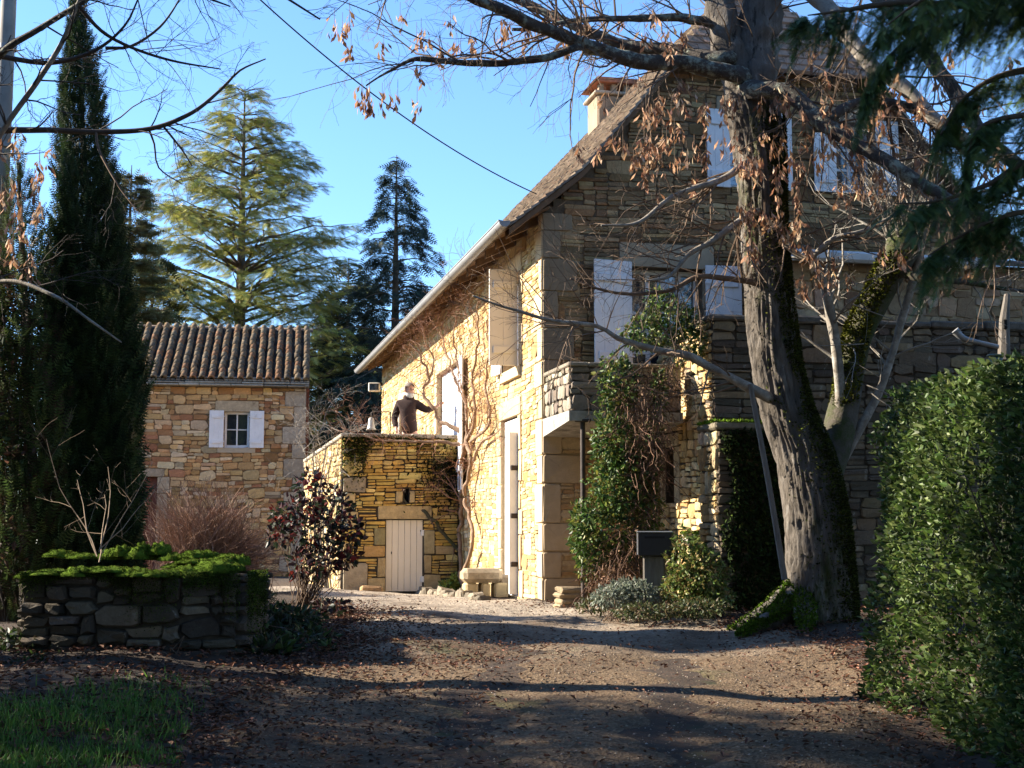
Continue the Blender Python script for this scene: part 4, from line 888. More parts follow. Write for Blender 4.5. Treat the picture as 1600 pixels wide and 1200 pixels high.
def along(P, R, rs, n, t0=.1, t1=1.):
    out = []
    T = np.gradient(P, axis=0)
    for k in range(n):
        i = int(rs.uniform(t0, t1) * (len(P) - 1)); d = unit(T[i]); s = rs.normal(0, 1, 3); s -= d * (s @ d); s = unit(s); out.append((P[i], d, s, R[i]))
    return out
DRY = [(.42, .235, .125), (.36, .18, .09), (.48, .29, .17), (.28, .135, .07), (.52, .36, .24), (.20, .10, .06)]
SAM = (np.array([[0, 0, 0], [.25, .05, .03], [.25, -.05, .03], [.62, .19, .05], [.62, -.13, .0], [1, .05, -.03]]), np.array([[0, 1, 2], [1, 3, 4], [1, 4, 2], [3, 5, 4]]))
def clusters(mb, pts, rs, size=.088, per=(9, 17)):
    """hanging bunches of dry winged seeds"""
    P = []; D = []
    for p in pts:
        k = rs.integers(*per); z = -rs.random(k) ** .8 * .17; P.append(np.array(p) + np.c_[rs.normal(0, .022, k), rs.normal(0, .022, k), z]); D.append(np.c_[rs.normal(0, .45, k), rs.normal(0, .45, k), -np.ones(k)])
        tube(mb, [np.array(p) + [0, 0, .06], np.array(p) + [0, 0, -.16]], .0022, 3, col=(.12, .07, .04), cap=False)
    P = np.vstack(P); D = np.vstack(D); scatter(mb, P, D, size * rs.uniform(.75, 1.3, len(P)), SAM, rs, pick(rs, DRY, len(P), .25))

# ------------------------------------------------------------------ the big lime tree on the right
TY = 12.5
rs = np.random.default_rng(201)
tb = gpx(1282, 985); tree = thing('big_lime_tree', 'thick furrowed trunk with hanging dry seed clusters in front of the gable', 'tree', (tb[0], TY, gz(tb[0], TY)))
TO = np.array(tree.location)
def bark_disp(n, sides, P, th):
    D = np.zeros((n, sides)); s = np.r_[0, np.cumsum(np.linalg.norm(np.diff(P, axis=0), axis=1))]
    for i in range(n):
        for j in range(sides):
            t = th[j] + .25 * math.sin(s[i] * 1.3) + .9 * s[i] * .12; c, q = math.cos(t), math.sin(t)
            a = mnoise.noise((c * 4.2, q * 4.2, s[i] * .9)); b = mnoise.noise((c * 12, q * 12, s[i] * 2.6 + .9 * a)); g = mnoise.noise((c * 1.3, q * 1.3, s[i] * .8)); e2 = mnoise.noise((c * 22, q * 22, s[i] * 9))
            fl = .10 * max(0, math.sin(2.5 * th[j] + 1.1)) ** .7 * math.exp(-max(0, s[i] - .05) / .16) if s[i] < 1 else 0
            D[i, j] = fl - .020 * max(0, 1 - abs(a) * 4) - .034 * max(0, 1 - abs(b) * 3.) + .008 * e2 + .035 * g
    return D
def rel(P): return P - TO
tp_ = [(1288, 1015, TY, 66), (1284, 985, TY, 57), (1284, 940, TY, 54), (1281, 880, TY, 52), (1274, 800, TY, 50), (1255, 710, TY, 47), (1227, 630, TY, 41), (1209, 540, TY, 39), (1199, 440, TY, 38), (1191, 330, TY, 38), (1184, 230, TY, 43), (1174, 150, TY, 50)]
P, R = pxpath(tp_, .035); mb = MB(); tube(mb, rel(P), R, 112, disp=bark_disp)
ROOTS = []
for k, (ang, ln) in enumerate(((3.75, .50), (4.5, .30), (2.9, .35))):      # root flare
    b0 = np.array([0, 0, .10]); dirv = np.array([math.cos(ang), math.sin(ang), 0]); Q = np.array([b0 + dirv * .10 + [0, 0, .22], b0 + dirv * .30, dirv * (.3 + ln * .4) + [0, 0, .02], dirv * (.3 + ln) + [0, 0, -.08]]); C = catmull(np.c_[Q, [.09, .10, .075, .04]], .04); ROOTS.append((C, (9000, 4000, 2000)[k])); tube(mb, C[:, :3], C[:, 3], 16, disp=lambda n, s, P_, th: np.array([[.02 * mnoise.noise((math.cos(t) * 2.5, math.sin(t) * 2.5, P_[i][0] * 6)) for t in th] for i in range(n)]))
trunk = mb.build('trunk', MT['bark'], tree, True)
def fork(rows, sides=14, st=.05, mat='bark'):
    if rows[0][3] < 18: rows = [(rows[0][0] + (14 if rows[1][0] < rows[0][0] else -14), rows[0][1] + 6, TY, rows[0][3] * 1.25)] + rows
    P, R = pxpath(rows, st); P = P + .018 * np.array([[mnoise.noise((p[0] * 3, p[2] * 3, k)) for k in (1., 5., 9.)] for p in P]) * 1.5; m = MB(); tube(m, rel(P), R, sides + 4, disp=lambda n, s, P_, th: np.array([[R[i] * .30 * mnoise.noise((math.cos(t) * 1.6 + P_[i][0] * 9, math.sin(t) * 1.6, P_[i][2] * 9)) for t in th] for i in range(n)])); return m.build('limb', MT[mat], tree, True), P, R
limbs = []
for rows, mt in [
    ([(1168, 175, TY, 34), (1145, 90, TY, 28), (1120, -10, TY, 25), (1085, -140, TY, 22)], 'bark'),
    ([(1180, 180, TY, 36), (1185, 90, TY, 33), (1190, -20, TY, 30), (1200, -160, TY + .1, 26)], 'bark'),
    ([(1150, 120, TY - .2, 15), (1080, 98, 12.2, 14), (1000, 94, 12.0, 12), (935, 80, 11.8, 11), (870, 52, 11.6, 10), (800, 22, 11.3, 9), (715, -14, 11.0, 7), (600, -60, 10.8, 5)], 'lichenbark'),
    ([(1130, 90, TY - .2, 11), (1050, 80, 12.6, 10), (990, 72, 12.7, 9), (915, 50, 12.8, 8), (840, 14, 12.9, 7), (760, -20, 13, 5)], 'lichenbark'),
    ([(905, 75, 11.7, 6), (850, 90, 11.6, 6), (775, 98, 11.5, 5.5), (700, 97, 11.4, 5), (650, 92, 11.3, 3.5), (610, 112, 11.3, 2.2), (572, 136, 11.2, 1.2)], 'lichenbark'),
    ([(1100, 32, TY, 8), (1010, 28, 12.2, 6), (900, 32, 12, 4), (800, 46, 11.8, 2.5)], 'lichenbark'),
    ([(1175, 140, TY - .25, 16), (1235, 150, 12.0, 14), (1285, 190, 11.8, 13), (1340, 225, 11.6, 12), (1400, 262, 11.4, 11), (1470, 305, 11.2, 9), (1560, 350, 11, 7)], 'lichenbark'),
    ([(1290, 190, 11.8, 9), (1330, 165, 11.9, 9), (1380, 165, 12, 9), (1440, 178, 12, 9), (1500, 225, 12, 8), (1560, 260, 12, 6)], 'lichenbark'),
    ([(1195, -40, TY, 18), (1270, -10, 12.3, 15), (1320, 50, 12.1, 13), (1370, 105, 11.9, 12), (1420, 150, 11.8, 11), (1480, 200, 11.7, 10), (1530, 230, 11.7, 8)], 'palebark'),
    ([(1210, -120, TY, 18), (1340, -40, 12.4, 14), (1430, 60, 12.3, 12), (1490, 140, 12.2, 12), (1545, 220, 12.1, 12), (1620, 280, 12, 11)], 'lichenbark'),
    ([(1195, 618, TY - .2, 8), (1160, 600, 12.2, 7.5), (1100, 570, 12.1, 6.5), (1060, 552, 12, 6), (1000, 540, 11.9, 5), (965, 528, 11.8, 4), (935, 508, 11.8, 3.2), (880, 504, 11.6, 3.5), (820, 490, 11.5, 2.5), (740, 462, 11.4, 1.3)], 'palebark'),
    ([(1165, 255, TY - .2, 7), (1110, 285, 12, 5), (1050, 308, 11.8, 4), (1000, 345, 11.6, 3), (940, 352, 11.5, 1.6)], 'palebark'),
    ([(1170, 440, TY - .2, 5), (1100, 430, 12, 4), (1040, 455, 11.9, 3), (960, 458, 11.8, 2.4), (890, 436, 11.7, 1.4)], 'twig'),
    ([(1180, 330, TY - .2, 6), (1120, 370, 12, 5), (1080, 395, 11.9, 3.5), (1045, 430, 11.8, 2.5), (1010, 440, 11.7, 1.5)], 'palebark'),
    ([(1225, 380, TY - .2, 6), (1262, 405, 12.2, 5), (1300, 375, 12.1, 4), (1350, 360, 12, 3), (1400, 330, 12, 2)], 'palebark')]:
    o, P, R = fork(rows, 14 if rows[0][3] > 20 else 8, .06, mt); limbs.append((P, R))
tw = MB(); tips = []; nodes = []
for i, (P, R) in enumerate(limbs):
    nb = [14, 14, 28, 26, 18, 18, 28, 22, 22, 18, 26, 18, 20, 20, 18][i]
    for (p, d, s, r) in along(P, R, rs, nb, .15, 1.):
        a = rs.uniform(.5, 1.2); v = d * math.cos(a) + s * math.sin(a); L = rs.uniform(.5, 1.15) * (1.1 if i < 10 else .8)
        grow(tw, p, v, L, max(.004, min(r * .35, .011)), 2, rs, tips, up=rs.choice([.03, -.05]), wander=.3, kids=4, nodes=nodes, sides=4)
tw.V = [v - TO for v in tw.V]; tw.build('twigs', MT['twig'], tree, kind='stuff')
# seed bunches: where the photograph shows them thick, plus along the twigs
sb = MB(); cl = []
def cl_area(x0, y0, x1, y1, n, Y0, Y1):
    for k in range(n): cl.append(at(rs.uniform(x0, x1), rs.uniform(y0, y1), rs.uniform(Y0, Y1)))
cl_area(505, 5, 700, 70, 9, 11, 12); cl_area(560, 85, 660, 150, 8, 11.2, 11.4); cl_area(700, 10, 1090, 70, 22, 11.3, 12.6); cl_area(900, 100, 1110, 230, 14, 11.5, 12.3); cl_area(990, 150, 1110, 290, 18, 11.5, 12.2); cl_area(1240, 60, 1500, 300, 30, 11.2, 12.2); cl_area(940, 130, 1060, 260, 8, 11.5, 12.2)
cl_area(1130, 130, 1260, 260, 26, 11.7, 12.2); cl_area(1150, 250, 1250, 390, 22, 11.7, 12.2); cl_area(1260, 90, 1420, 260, 22, 11.3, 12.2); cl_area(1240, 300, 1330, 440, 14, 11.6, 12.2); cl_area(1330, 250, 1560, 400, 16, 11, 12); cl_area(1400, 30, 1580, 240, 12, 11, 12)
clusters(sb, cl, rs); sb.V = [v - TO for v in sb.V]; sb.build('seed_clusters', MT['dryleaf'], tree, kind='stuff')
# moss on the root and the shaded side
r_ = np.random.default_rng(210); Pm = []; Nm = []
for (C, k_) in ROOTS:
    n = k_; i = r_.integers(0, len(C), n); a = r_.uniform(0, 2 * math.pi, n); d = np.c_[np.cos(a) * .8, np.sin(a) * .8, np.abs(r_.normal(.2, .6, n))]; d = unit(d); Pm.append(C[i, :3] + d * (C[i, 3] * 1.02)[:, None]); Nm.append(d)
Pm = np.vstack(Pm); Nm = np.vstack(Nm); kp = np.array([mnoise.noise(Vector(p * 5)) for p in Pm]) > -.45; Pm = Pm[kp]; Nm = Nm[kp]
moss_pad('root_moss', Pm, Nm, .018 + .018 * r_.random(len(Pm)), tree, [(.085, .15, .012), (.11, .18, .018), (.06, .10, .012), (.10, .11, .03)], 211)
P, R = pxpath(tp_, .02); n = 22000; i = r_.integers(10, len(P) - 10, n); ang = r_.normal(-.45, .6, n); ring = np.c_[np.cos(ang), np.sin(ang), np.zeros(n)]; keep = np.array([mnoise.noise((a * 2.2, P[k][2] * 1.5, 3.)) for a, k in zip(ang, i)]) + .35 * (P[i][:, 2] < 2.6) > -.12
Pm = rel(P[i] + ring * (R[i] * .98)[:, None])[keep]; moss_pad('trunk_moss', Pm, ring[keep], .022 + .02 * r_.random(keep.sum()), tree, [(.045, .055, .012), (.06, .07, .014), (.08, .085, .018), (.03, .034, .012)], 212)

# pollarded mossy stem behind it
pol = tree; PO = TO; sproutP = []
def pstem(rows, name, mat, sides=12):
    P, R = pxpath(rows, .05); m = MB(); tube(m, P - PO, R, sides, disp=lambda n, s, P_, th: np.array([[.012 * mnoise.noise((math.cos(t) * 3, math.sin(t) * 3, P_[i][2] * 4)) for t in th] for i in range(n)])); o = m.build(name, MT[mat], pol, True); return P, R
pstem([(1268, 820, 12.6, 26), (1288, 745, 12.7, 28), (1306, 690, 12.75, 26), (1318, 640, 12.8, 24), (1330, 580, 12.8, 21), (1345, 520, 12.8, 20), (1375, 460, 12.8, 21), (1402, 405, 12.8, 25), (1415, 378, 12.8, 29), (1418, 355, 12.8, 16)], 'limb', 'mossbark', 16)
A1 = pstem([(1312, 670, 12.75, 10), (1312, 600, 12.7, 8.5), (1303, 520, 12.65, 8), (1290, 455, 12.6, 7), (1275, 412, 12.6, 6), (1258, 385, 12.6, 5)], 'limb', 'palebark')
A2 = pstem([(1292, 770, 12.75, 7), (1325, 705, 12.8, 7), (1370, 620, 12.8, 6.5), (1392, 560, 12.8, 6), (1412, 490, 12.8, 5.5), (1432, 420, 12.8, 6.5), (1445, 360, 12.8, 5), (1455, 300, 12.8, 4)], 'limb', 'palebark')
A3 = pstem([(1405, 425, 12.7, 8), (1445, 436, 12.5, 6), (1500, 440, 12.3, 5), (1560, 450, 12.1, 3), (1600, 455, 12, 2)], 'limb', 'mossbark')
tw = MB(); tips = []
for k in range(26):
    p = at(rs.uniform(1385, 1450), rs.uniform(350, 395), 12.8 + rs.uniform(-.15, .15)); grow(tw, p, [rs.normal(-.12, .4), rs.normal(0, .3), 1.1], rs.uniform(.8, 1.6), rs.uniform(.007, .013), 2, rs, tips, up=.03, wander=.22, kids=4, sides=4, minr=.0016)
for (P, R), n in ((A1, 9), (A2, 8), (A3, 7)):
    for (p, d, s, r) in along(P, R, rs, n, .4, 1.): grow(tw, p, d * .6 + s * .8, rs.uniform(.4, .9), r * .3 + .002, 2, rs, tips, up=.03, wander=.3, kids=4, sides=4)
for k in range(10):
    p = at(rs.uniform(1300, 1370), rs.uniform(440, 620), 12.6); grow(tw, p, [rs.normal(.2, .6), -.5, rs.normal(.1, .4)], rs.uniform(.35, .7), .006, 1, rs, tips, up=.02, wander=.3, kids=4)
tw.V = [v - PO for v in tw.V]; tw.build('sprouts', MT['palebark'], pol, kind='stuff')
r_ = np.random.default_rng(215); P, R = pxpath([(1322, 640, 12.8, 25), (1345, 520, 12.8, 25), (1375, 460, 12.8, 25), (1402, 405, 12.8, 28)], .02); n = 2600; i = r_.integers(0, len(P), n); ang = r_.uniform(2.2, 5.2, n); ring = np.c_[np.cos(ang) * .9, np.sin(ang), .3 * np.ones(n)]
moss_pad('stem_moss', P[i] + ring * (R[i] * .98)[:, None] - PO, ring, .03 + .02 * r_.random(n), pol, [(.10, .105, .014), (.13, .135, .02), (.06, .065, .012)], 216)
# long stick leaning on the trunk
P, R = pxpath([(1172, 600, 12.15, 4), (1200, 750, 12.2, 4.5), (1226, 905, 12.25, 5)], .1); mb = MB(); tube(mb, P, R, 8); mb.build('leaning_pole', MT['greywood'], None, True, label='long thin grey pole leaning against the big trunk', cat='pole')

# ------------------------------------------------------------------ conifers in the background
def conifer(name, label, px_top, py_top, Y, half_px, py_base, cols, seed, droop=-.25, rise=.25, dens=1., taper=.8, nsp=26, whorl=7, spr=.34, tmpl=None, levels=None, group='evergreen trees behind the buildings', hang=0., start=.05):
    r = np.random.default_rng(seed); top = at(px_top, py_top, Y); xb = top[0]; z0 = float(gz(xb, Y)); H = top[2] - z0; RR = half_px / ppm(Y)
    t = thing(name, label, 'tree', (xb, Y, z0), 0, group)
    m = MB(); tube(m, [[0, 0, -.3], [0, 0, H * .5], [0, 0, H * .99]], [H * .018 + .05, H * .011, .012], 8); br = MB(); lf = MB()
    n = levels or int(H * 2.6)
    for k in range(n):
        f = start + (1 - start) * (k + r.random()) / n
        if f > .985: continue
        for w in range(whorl):
            L = RR * (1 - f) ** taper * r.uniform(.5, 1.18) + .12; az = r.random() * 6.283; a = np.array([math.cos(az), math.sin(az)])
            s = np.linspace(0, 1, 9); z = H * f + L * (rise * s + droop * s * s); P = np.c_[a[0] * L * s, a[1] * L * s, z] + r.normal(0, .02 * L, (9, 3)) * s[:, None]
            tube(br, P, np.linspace(.012 + L * .010, .006, 9), 4, cap=False)
            ns = max(5, int(nsp * dens * L / RR ** .6)); q = r.uniform(.18, 1., ns) ** .8; i = q * 8; i0 = np.minimum(i.astype(int), 7); B = P[i0] + (P[i0 + 1] - P[i0]) * (i - i0)[:, None]
            side = np.where(r.random(ns) < .5, 1, -1); wd = .34 * L * (1.05 - q) * r.random(ns) + .05; perp = np.array([-a[1], a[0]])
            B[:, :2] += perp[None] * (side * wd)[:, None] + a[None] * (wd * .5)[:, None]; B[:, 2] += -wd * .12 - hang * r.random(ns) * .5
            D = np.c_[a[0] * .7 + perp[0] * side * .7 + r.normal(0, .25, ns), a[1] * .7 + perp[1] * side * .7 + r.normal(0, .25, ns), -.10 - hang + r.normal(0, .22, ns)]
            S = spr * r.uniform(.6, 1.25, ns); scatter(lf, B, D, S, tmpl or SPRAY, r, pick(r, cols, ns, .22), up=np.c_[r.normal(0, .5, ns), r.normal(0, .5, ns), np.ones(ns)])
    m.build('trunk', MT['trunk'], t); br.build('boughs', MT['trunk'], t, kind='stuff'); lf.build('crown', MT['needle'], t); return t
conifer('cedar_tree', 'tall yellow-green layered conifer behind the tiled cottage', 383, 128, 46, 325, 800, [(.30, .30, .065), (.36, .34, .08), (.21, .23, .06), (.40, .36, .11), (.14, .17, .05)], 301, droop=-.22, rise=.45, taper=.72, whorl=7, nsp=72, spr=.46, tmpl=SPRAY2, hang=.25, start=.14, levels=46)
conifer('spruce_tree', 'dark blue-green pointed spruce rising behind the stone terrace', 620, 236, 44, 205, 800, [(.022, .036, .026), (.03, .048, .034), (.016, .026, .02), (.045, .062, .04)], 302, droop=-.55, rise=.40, taper=.85, whorl=5, nsp=62, spr=.40, hang=.6, levels=46, start=.05)
conifer('slim_conifer', 'slim grey-green conifer top between the cypress and the yellow conifer', 206, 252, 40, 85, 800, [(.15, .17, .075), (.20, .20, .095), (.10, .12, .06), (.22, .18, .09)], 303, droop=-.3, rise=.35, taper=.6, whorl=8, nsp=100, spr=.40, levels=34)
conifer('dark_fir_tree', 'low dark fir filling the gap right of the tiled cottage', 545, 400, 50, 150, 800, [(.025, .04, .028), (.035, .055, .035), (.018, .028, .02)], 304, droop=-.35, rise=.2, taper=.6, whorl=7, nsp=40, spr=.6, hang=.5, levels=30)
conifer('shaded_fir_tree', 'dark green fir just behind the left end of the cottage roof', 240, 385, 42, 130, 800, [(.035, .05, .025), (.05, .07, .03), (.025, .035, .02), (.09, .11, .04)], 305, droop=-.3, rise=.25, taper=.6, whorl=7, nsp=46, spr=.5, hang=.3, levels=22)
# ------------------------------------------------------------------ columnar cypress
def cypress(name, label, rows, Y, cols, seed, n, leaf=.16):
    """rows (px, py, half width px) from base to top"""
    r = np.random.default_rng(seed); b = rows[0]; base = at(b[0], b[1], Y); z0 = float(gz(base[0], Y)); t = thing(name, label, 'tree', (base[0], Y, z0)); O = np.array(t.location)
    Q = np.array([list(at(x, y, Y)) + [w / ppm(Y)] for x, y, w in rows]); C = catmull(Q, .15); m = MB(); tube(m, C[:, :3] - O, np.maximum(.02, C[:, 3] * .12), 8); m.build('trunk', MT['trunk'], t)
    wts = C[:, 3] + .05; wts /= wts.sum(); i = r.choice(len(C), n, p=wts); a = r.random(n) * 6.283; hh = C[i, 2] + r.normal(0, .12, n)
    rad = C[i, 3] * (.35 + .65 * np.sqrt(r.random(n))) * (1 + .16 * np.sin(a * 5 + hh * 2.1) + .10 * np.sin(a * 3 - hh * 3.7))
    P = np.c_[C[i, 0] + rad * np.cos(a), C[i, 1] + rad * np.sin(a), hh]; D = np.c_[np.cos(a) * .42, np.sin(a) * .42, np.ones(n)] + r.normal(0, .22, (n, 3)); lf = MB()
    scatter(lf, P - O, D, leaf * r.uniform(.6, 1.3, n) * np.clip(C[i, 3] / .5, .5, 1), SPRAY, r, pick(r, cols, n, .25)); lf.build('crown', MT['needle'], t); return t
cypress('cypress_tree', 'tall narrow dark cypress left of the tiled cottage', [(140, 900, 66), (142, 800, 68), (143, 650, 68), (142, 500, 62), (138, 350, 50), (132, 250, 41), (126, 150, 31), (122, 70, 17), (121, 10, 7), (122, -25, 2)], 13.4, [(.022, .042, .014), (.032, .056, .018), (.016, .028, .011), (.045, .07, .022)], 311, 24000, .21)
cypress('yew_shrub', 'dark yew with yellow-green lit sprays beside the cypress foot', [(48, 940, 58), (48, 850, 66), (46, 740, 70), (44, 620, 68), (40, 520, 60), (36, 420, 48), (32, 340, 32), (30, 290, 16), (30, 255, 4)], 13.0, [(.05, .075, .02), (.07, .10, .028), (.03, .045, .016), (.11, .14, .04), (.055, .036, .02)], 312, 7500, .20)
# ------------------------------------------------------------------ leafy masses
def blob_points(rs, blobs, n, shell=.55):
    """points through ellipsoids given as (px, py, Y, rx_px, ry_px, depth_m)"""
    w = np.array([b[3] * b[4] for b in blobs], float); w /= w.sum(); out = []; nor = []
    for b, k in zip(blobs, rs.multinomial(n, w)):
        c = at(b[0], b[1], b[2]); s = 1 / ppm(b[2]); d = unit(rs.normal(size=(k, 3))); r = (shell + (1 - shell) * rs.random(k)) ** .6 * (1 + .12 * np.sin(d[:, 0] * 7 + d[:, 2] * 9))
        out.append(c + d * r[:, None] * np.array([b[3] * s, b[5], b[4] * s])); nor.append(d)
    return np.vstack(out), np.vstack(nor)
def leafy(mb, rs, blobs, n, size, cols, shell=.5, tm=LEAF, grav=-.2):
    P, N_ = blob_points(rs, blobs, n, shell); D = N_ * .7 + rs.normal(0, .6, P.shape); D[:, 2] += grav
    scatter(mb, P, D, size * rs.uniform(.6, 1.35, len(P)), tm, rs, pick(rs, cols, len(P), .25), up=N_ + rs.normal(0, .5, P.shape)); return P
def stems(mb, rs, base, blobs, n, r=.006, wander=.02, col=None):
    P, _ = blob_points(rs, blobs, n, .2)
    for p in P:
        b = np.array(base) + rs.normal(0, .05, 3) * [1, 1, 0]; mid = b * .5 + p * .5 + rs.normal(0, .07, 3); C = catmull(np.array([b, mid, p]), .12); C = C + rs.normal(0, wander * .4, C.shape); tube(mb, C, np.linspace(r, r * .3, len(C)), 4, col=col, cap=False)
def local(mb, o): O = np.array(o.location); mb.V = [v - O for v in mb.V]; return mb

# hedge on the right
rs = np.random.default_rng(401)
hg = gpx(1500, 1190); hed = thing('clipped_hedge', 'glossy green evergreen hedge filling the right edge beside the drive', 'hedge', (3.0, 8.4, gz(3.0, 8.4)))
HP = [(.045, .085, .016), (.065, .11, .022), (.03, .055, .014), (.10, .145, .03), (.055, .075, .03), (.13, .16, .05), (.085, .12, .03), (.07, .10, .025)]
def hedge_front(n):
    # a rounded block: left face, camera face and top
    u = rs.random(n); P = []; N_ = []
    x0, x1, y0, y1, zt = 2.43, 5.2, 5.0, 9.2, 2.52
    def bulge(a, b): return .10 * np.sin(a * 3.1 + b * 2.3) + .07 * np.sin(a * 7.3 - b * 5.1) + .05 * np.sin(a * 13 + b * 11)
    k = int(n * .66); z = rs.random(k) ** .9 * (zt - .35) + .40; y = y0 + (y1 - y0) * rs.random(k); x = x0 + .123 * (y1 - y) + bulge(y, z) * .5 + .12 * sstep(2.1, zt, z) ** 2 - .10 * sstep(1.0, .4, z) + np.abs(rs.normal(0, .09, k)) - .03; P.append(np.c_[x, y, z]); N_.append(np.tile([-1, -.1, .15], (k, 1)))
    k2 = int(n * .08); z = rs.random(k2) ** .9 * (zt - .35) + .40; x = x0 + .1 + (x1 - x0) * rs.random(k2); y = y1 + .5 * bulge(x, z) - .22 * sstep(2.0, zt, z) ** 2 * 2 - np.abs(rs.normal(0, .09, k2)); P.append(np.c_[x, y, z]); N_.append(np.tile([-.1, 1, .15], (k2, 1)))
    k3 = n - k - k2; y = y0 + .2 + (y1 - y0) * rs.random(k3); xl = x0 + .123 * (y1 - y); x = xl + .15 + (x1 - xl) * rs.random(k3); z = zt + .5 * bulge(x, y) - np.abs(rs.normal(0, .08, k3)) - .14 * sstep(xl + .4, xl, x); P.append(np.c_[x, y, z]); N_.append(np.tile([-.1, -.2, 1], (k3, 1)))
    return np.vstack(P), np.vstack(N_)
P, N_ = hedge_front(60000); mb = MB(); D = N_ * .8 + rs.normal(0, .6, P.shape); D[:, 2] += .25
scatter(mb, P, D, .042 * rs.uniform(.5, 1.4, len(P)), LEAF, rs, pick(rs, HP, len(P), .25), up=N_ + rs.normal(0, .45, P.shape)); local(mb, hed).build('foliage', MT['leaf'], hed)
mb = MB()
for k in range(34): grow(mb, [rs.uniform(3.0, 3.6), rs.uniform(5.8, 9.0), gz(3, 8.4)], [rs.normal(-.2, .2), rs.normal(0, .25), 1], rs.uniform(1.0, 1.9), .010, 1, rs, [], up=.06, wander=.2, kids=4)
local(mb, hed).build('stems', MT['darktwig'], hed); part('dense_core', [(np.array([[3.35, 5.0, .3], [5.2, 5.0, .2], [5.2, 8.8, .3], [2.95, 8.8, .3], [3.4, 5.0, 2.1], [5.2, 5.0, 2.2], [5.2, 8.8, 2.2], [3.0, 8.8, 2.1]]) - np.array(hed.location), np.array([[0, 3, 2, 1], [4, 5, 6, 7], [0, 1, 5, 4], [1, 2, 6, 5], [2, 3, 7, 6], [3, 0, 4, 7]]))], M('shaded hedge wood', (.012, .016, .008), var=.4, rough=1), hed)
# ivy and dry creeper over the balcony
ib = gpx(965, 935); ivy = thing('ivy_mass', 'green ivy with a brown dry tangle spilling over the balcony end', 'ivy', (ib[0], 14.75, gz(ib[0], 14.75)))
IV = [(.045, .095, .018), (.065, .12, .024), (.03, .06, .016), (.12, .15, .03), (.085, .13, .03), (.16, .16, .03)]
mb = MB(); GB_ = [(1048, 500, 14.7, 48, 38, .25), (1010, 520, 14.6, 40, 30, .2), (1075, 530, 14.7, 28, 40, .2), (965, 600, 14.55, 34, 55, .18), (1030, 470, 14.7, 22, 22, .15), (958, 690, 14.55, 36, 55, .2), (962, 760, 14.5, 50, 60, .25), (940, 830, 14.4, 46, 60, .25), (985, 740, 14.5, 44, 60, .22), (1010, 790, 14.5, 25, 55, .2), (920, 860, 14.4, 26, 45, .2), (1020, 690, 14.6, 12, 50, .15), (905, 820, 14.5, 16, 40, .15), (1030, 610, 14.6, 14, 40, .15), (1000, 860, 14.4, 30, 35, .2)]
leafy(mb, rs, GB_, 9500, .055, IV, .25); local(mb, ivy).build('leaves', MT['leaf'], ivy)
mb = MB(); DB = [(1005, 620, 14.5, 50, 60, .22), (1015, 700, 14.45, 38, 70, .22), (1000, 770, 14.45, 30, 60, .2), (1050, 585, 14.6, 22, 30, .2), (985, 860, 14.3, 60, 50, .25), (950, 900, 14.2, 45, 30, .25)]
P, _ = blob_points(rs, DB, 950, .1)
for p in P:
    d = rs.normal(0, .5, 3); d[2] = -.7 + rs.normal(0, .4); C = p + np.cumsum(np.vstack([[0, 0, 0], d * .05 + rs.normal(0, .02, (6, 3))]), 0); tube(mb, C, .0032, 3, col=np.array((.14, .075, .045)) * rs.uniform(.5, 1.6), cap=False)
leafy(mb, rs, DB, 1500, .04, [(.13, .07, .04), (.20, .12, .07), (.08, .05, .03)], .2, LEAF2)
local(mb, ivy).build('dry_tangle', MT['redtwig'], ivy, kind='stuff')
# small plants at the foot of the gable
def bush(name, label, blobs, n, size, cols, cat='shrub', st=20, mat='leaf', stemmat='twig', tm=LEAF, sr=.006, group=None, base=None):
    b = base or (blobs[0][0], blobs[0][1] + blobs[0][4]); g = at(b[0], b[1], blobs[0][2]); g[2] = gz(g[0], g[1]); t = thing(name, label, cat, tuple(g), 0, group); m = MB(); leafy(m, rs, blobs, n, size, cols, .35, tm); local(m, t).build('leaves', MT[mat], t)
    m = MB(); stems(m, rs, g, blobs, st, sr); local(m, t).build('stems', MT[stemmat], t); return t
bush('lavender_bush', 'grey-green lavender clump in front of the mailbox post', [(960, 932, 13.6, 36, 18, .22), (1000, 926, 13.6, 28, 19, .22), (980, 922, 13.7, 30, 16, .22)], 1900, .045, [(.17, .19, .14), (.22, .24, .18), (.13, .15, .11)], tm=LEAF2)
bush('leafy_shrub', 'yellow-green leafy shrub right of the mailbox', [(1075, 880, 13.7, 35, 55, .25), (1100, 900, 13.6, 40, 45, .25), (1065, 925, 13.6, 35, 30, .25), (1120, 935, 13.5, 30, 22, .2)], 3600, .05, [(.10, .14, .03), (.07, .11, .025), (.15, .17, .04), (.20, .15, .05)])
bush('low_ground_cover', 'low green cover at the foot of the sunlit wall end', [(1010, 955, 13.2, 55, 12, .25), (1090, 950, 13.1, 50, 14, .25), (930, 945, 14, 30, 12, .2)], 1600, .04, [(.06, .075, .025), (.10, .08, .035), (.045, .06, .022)], st=10)
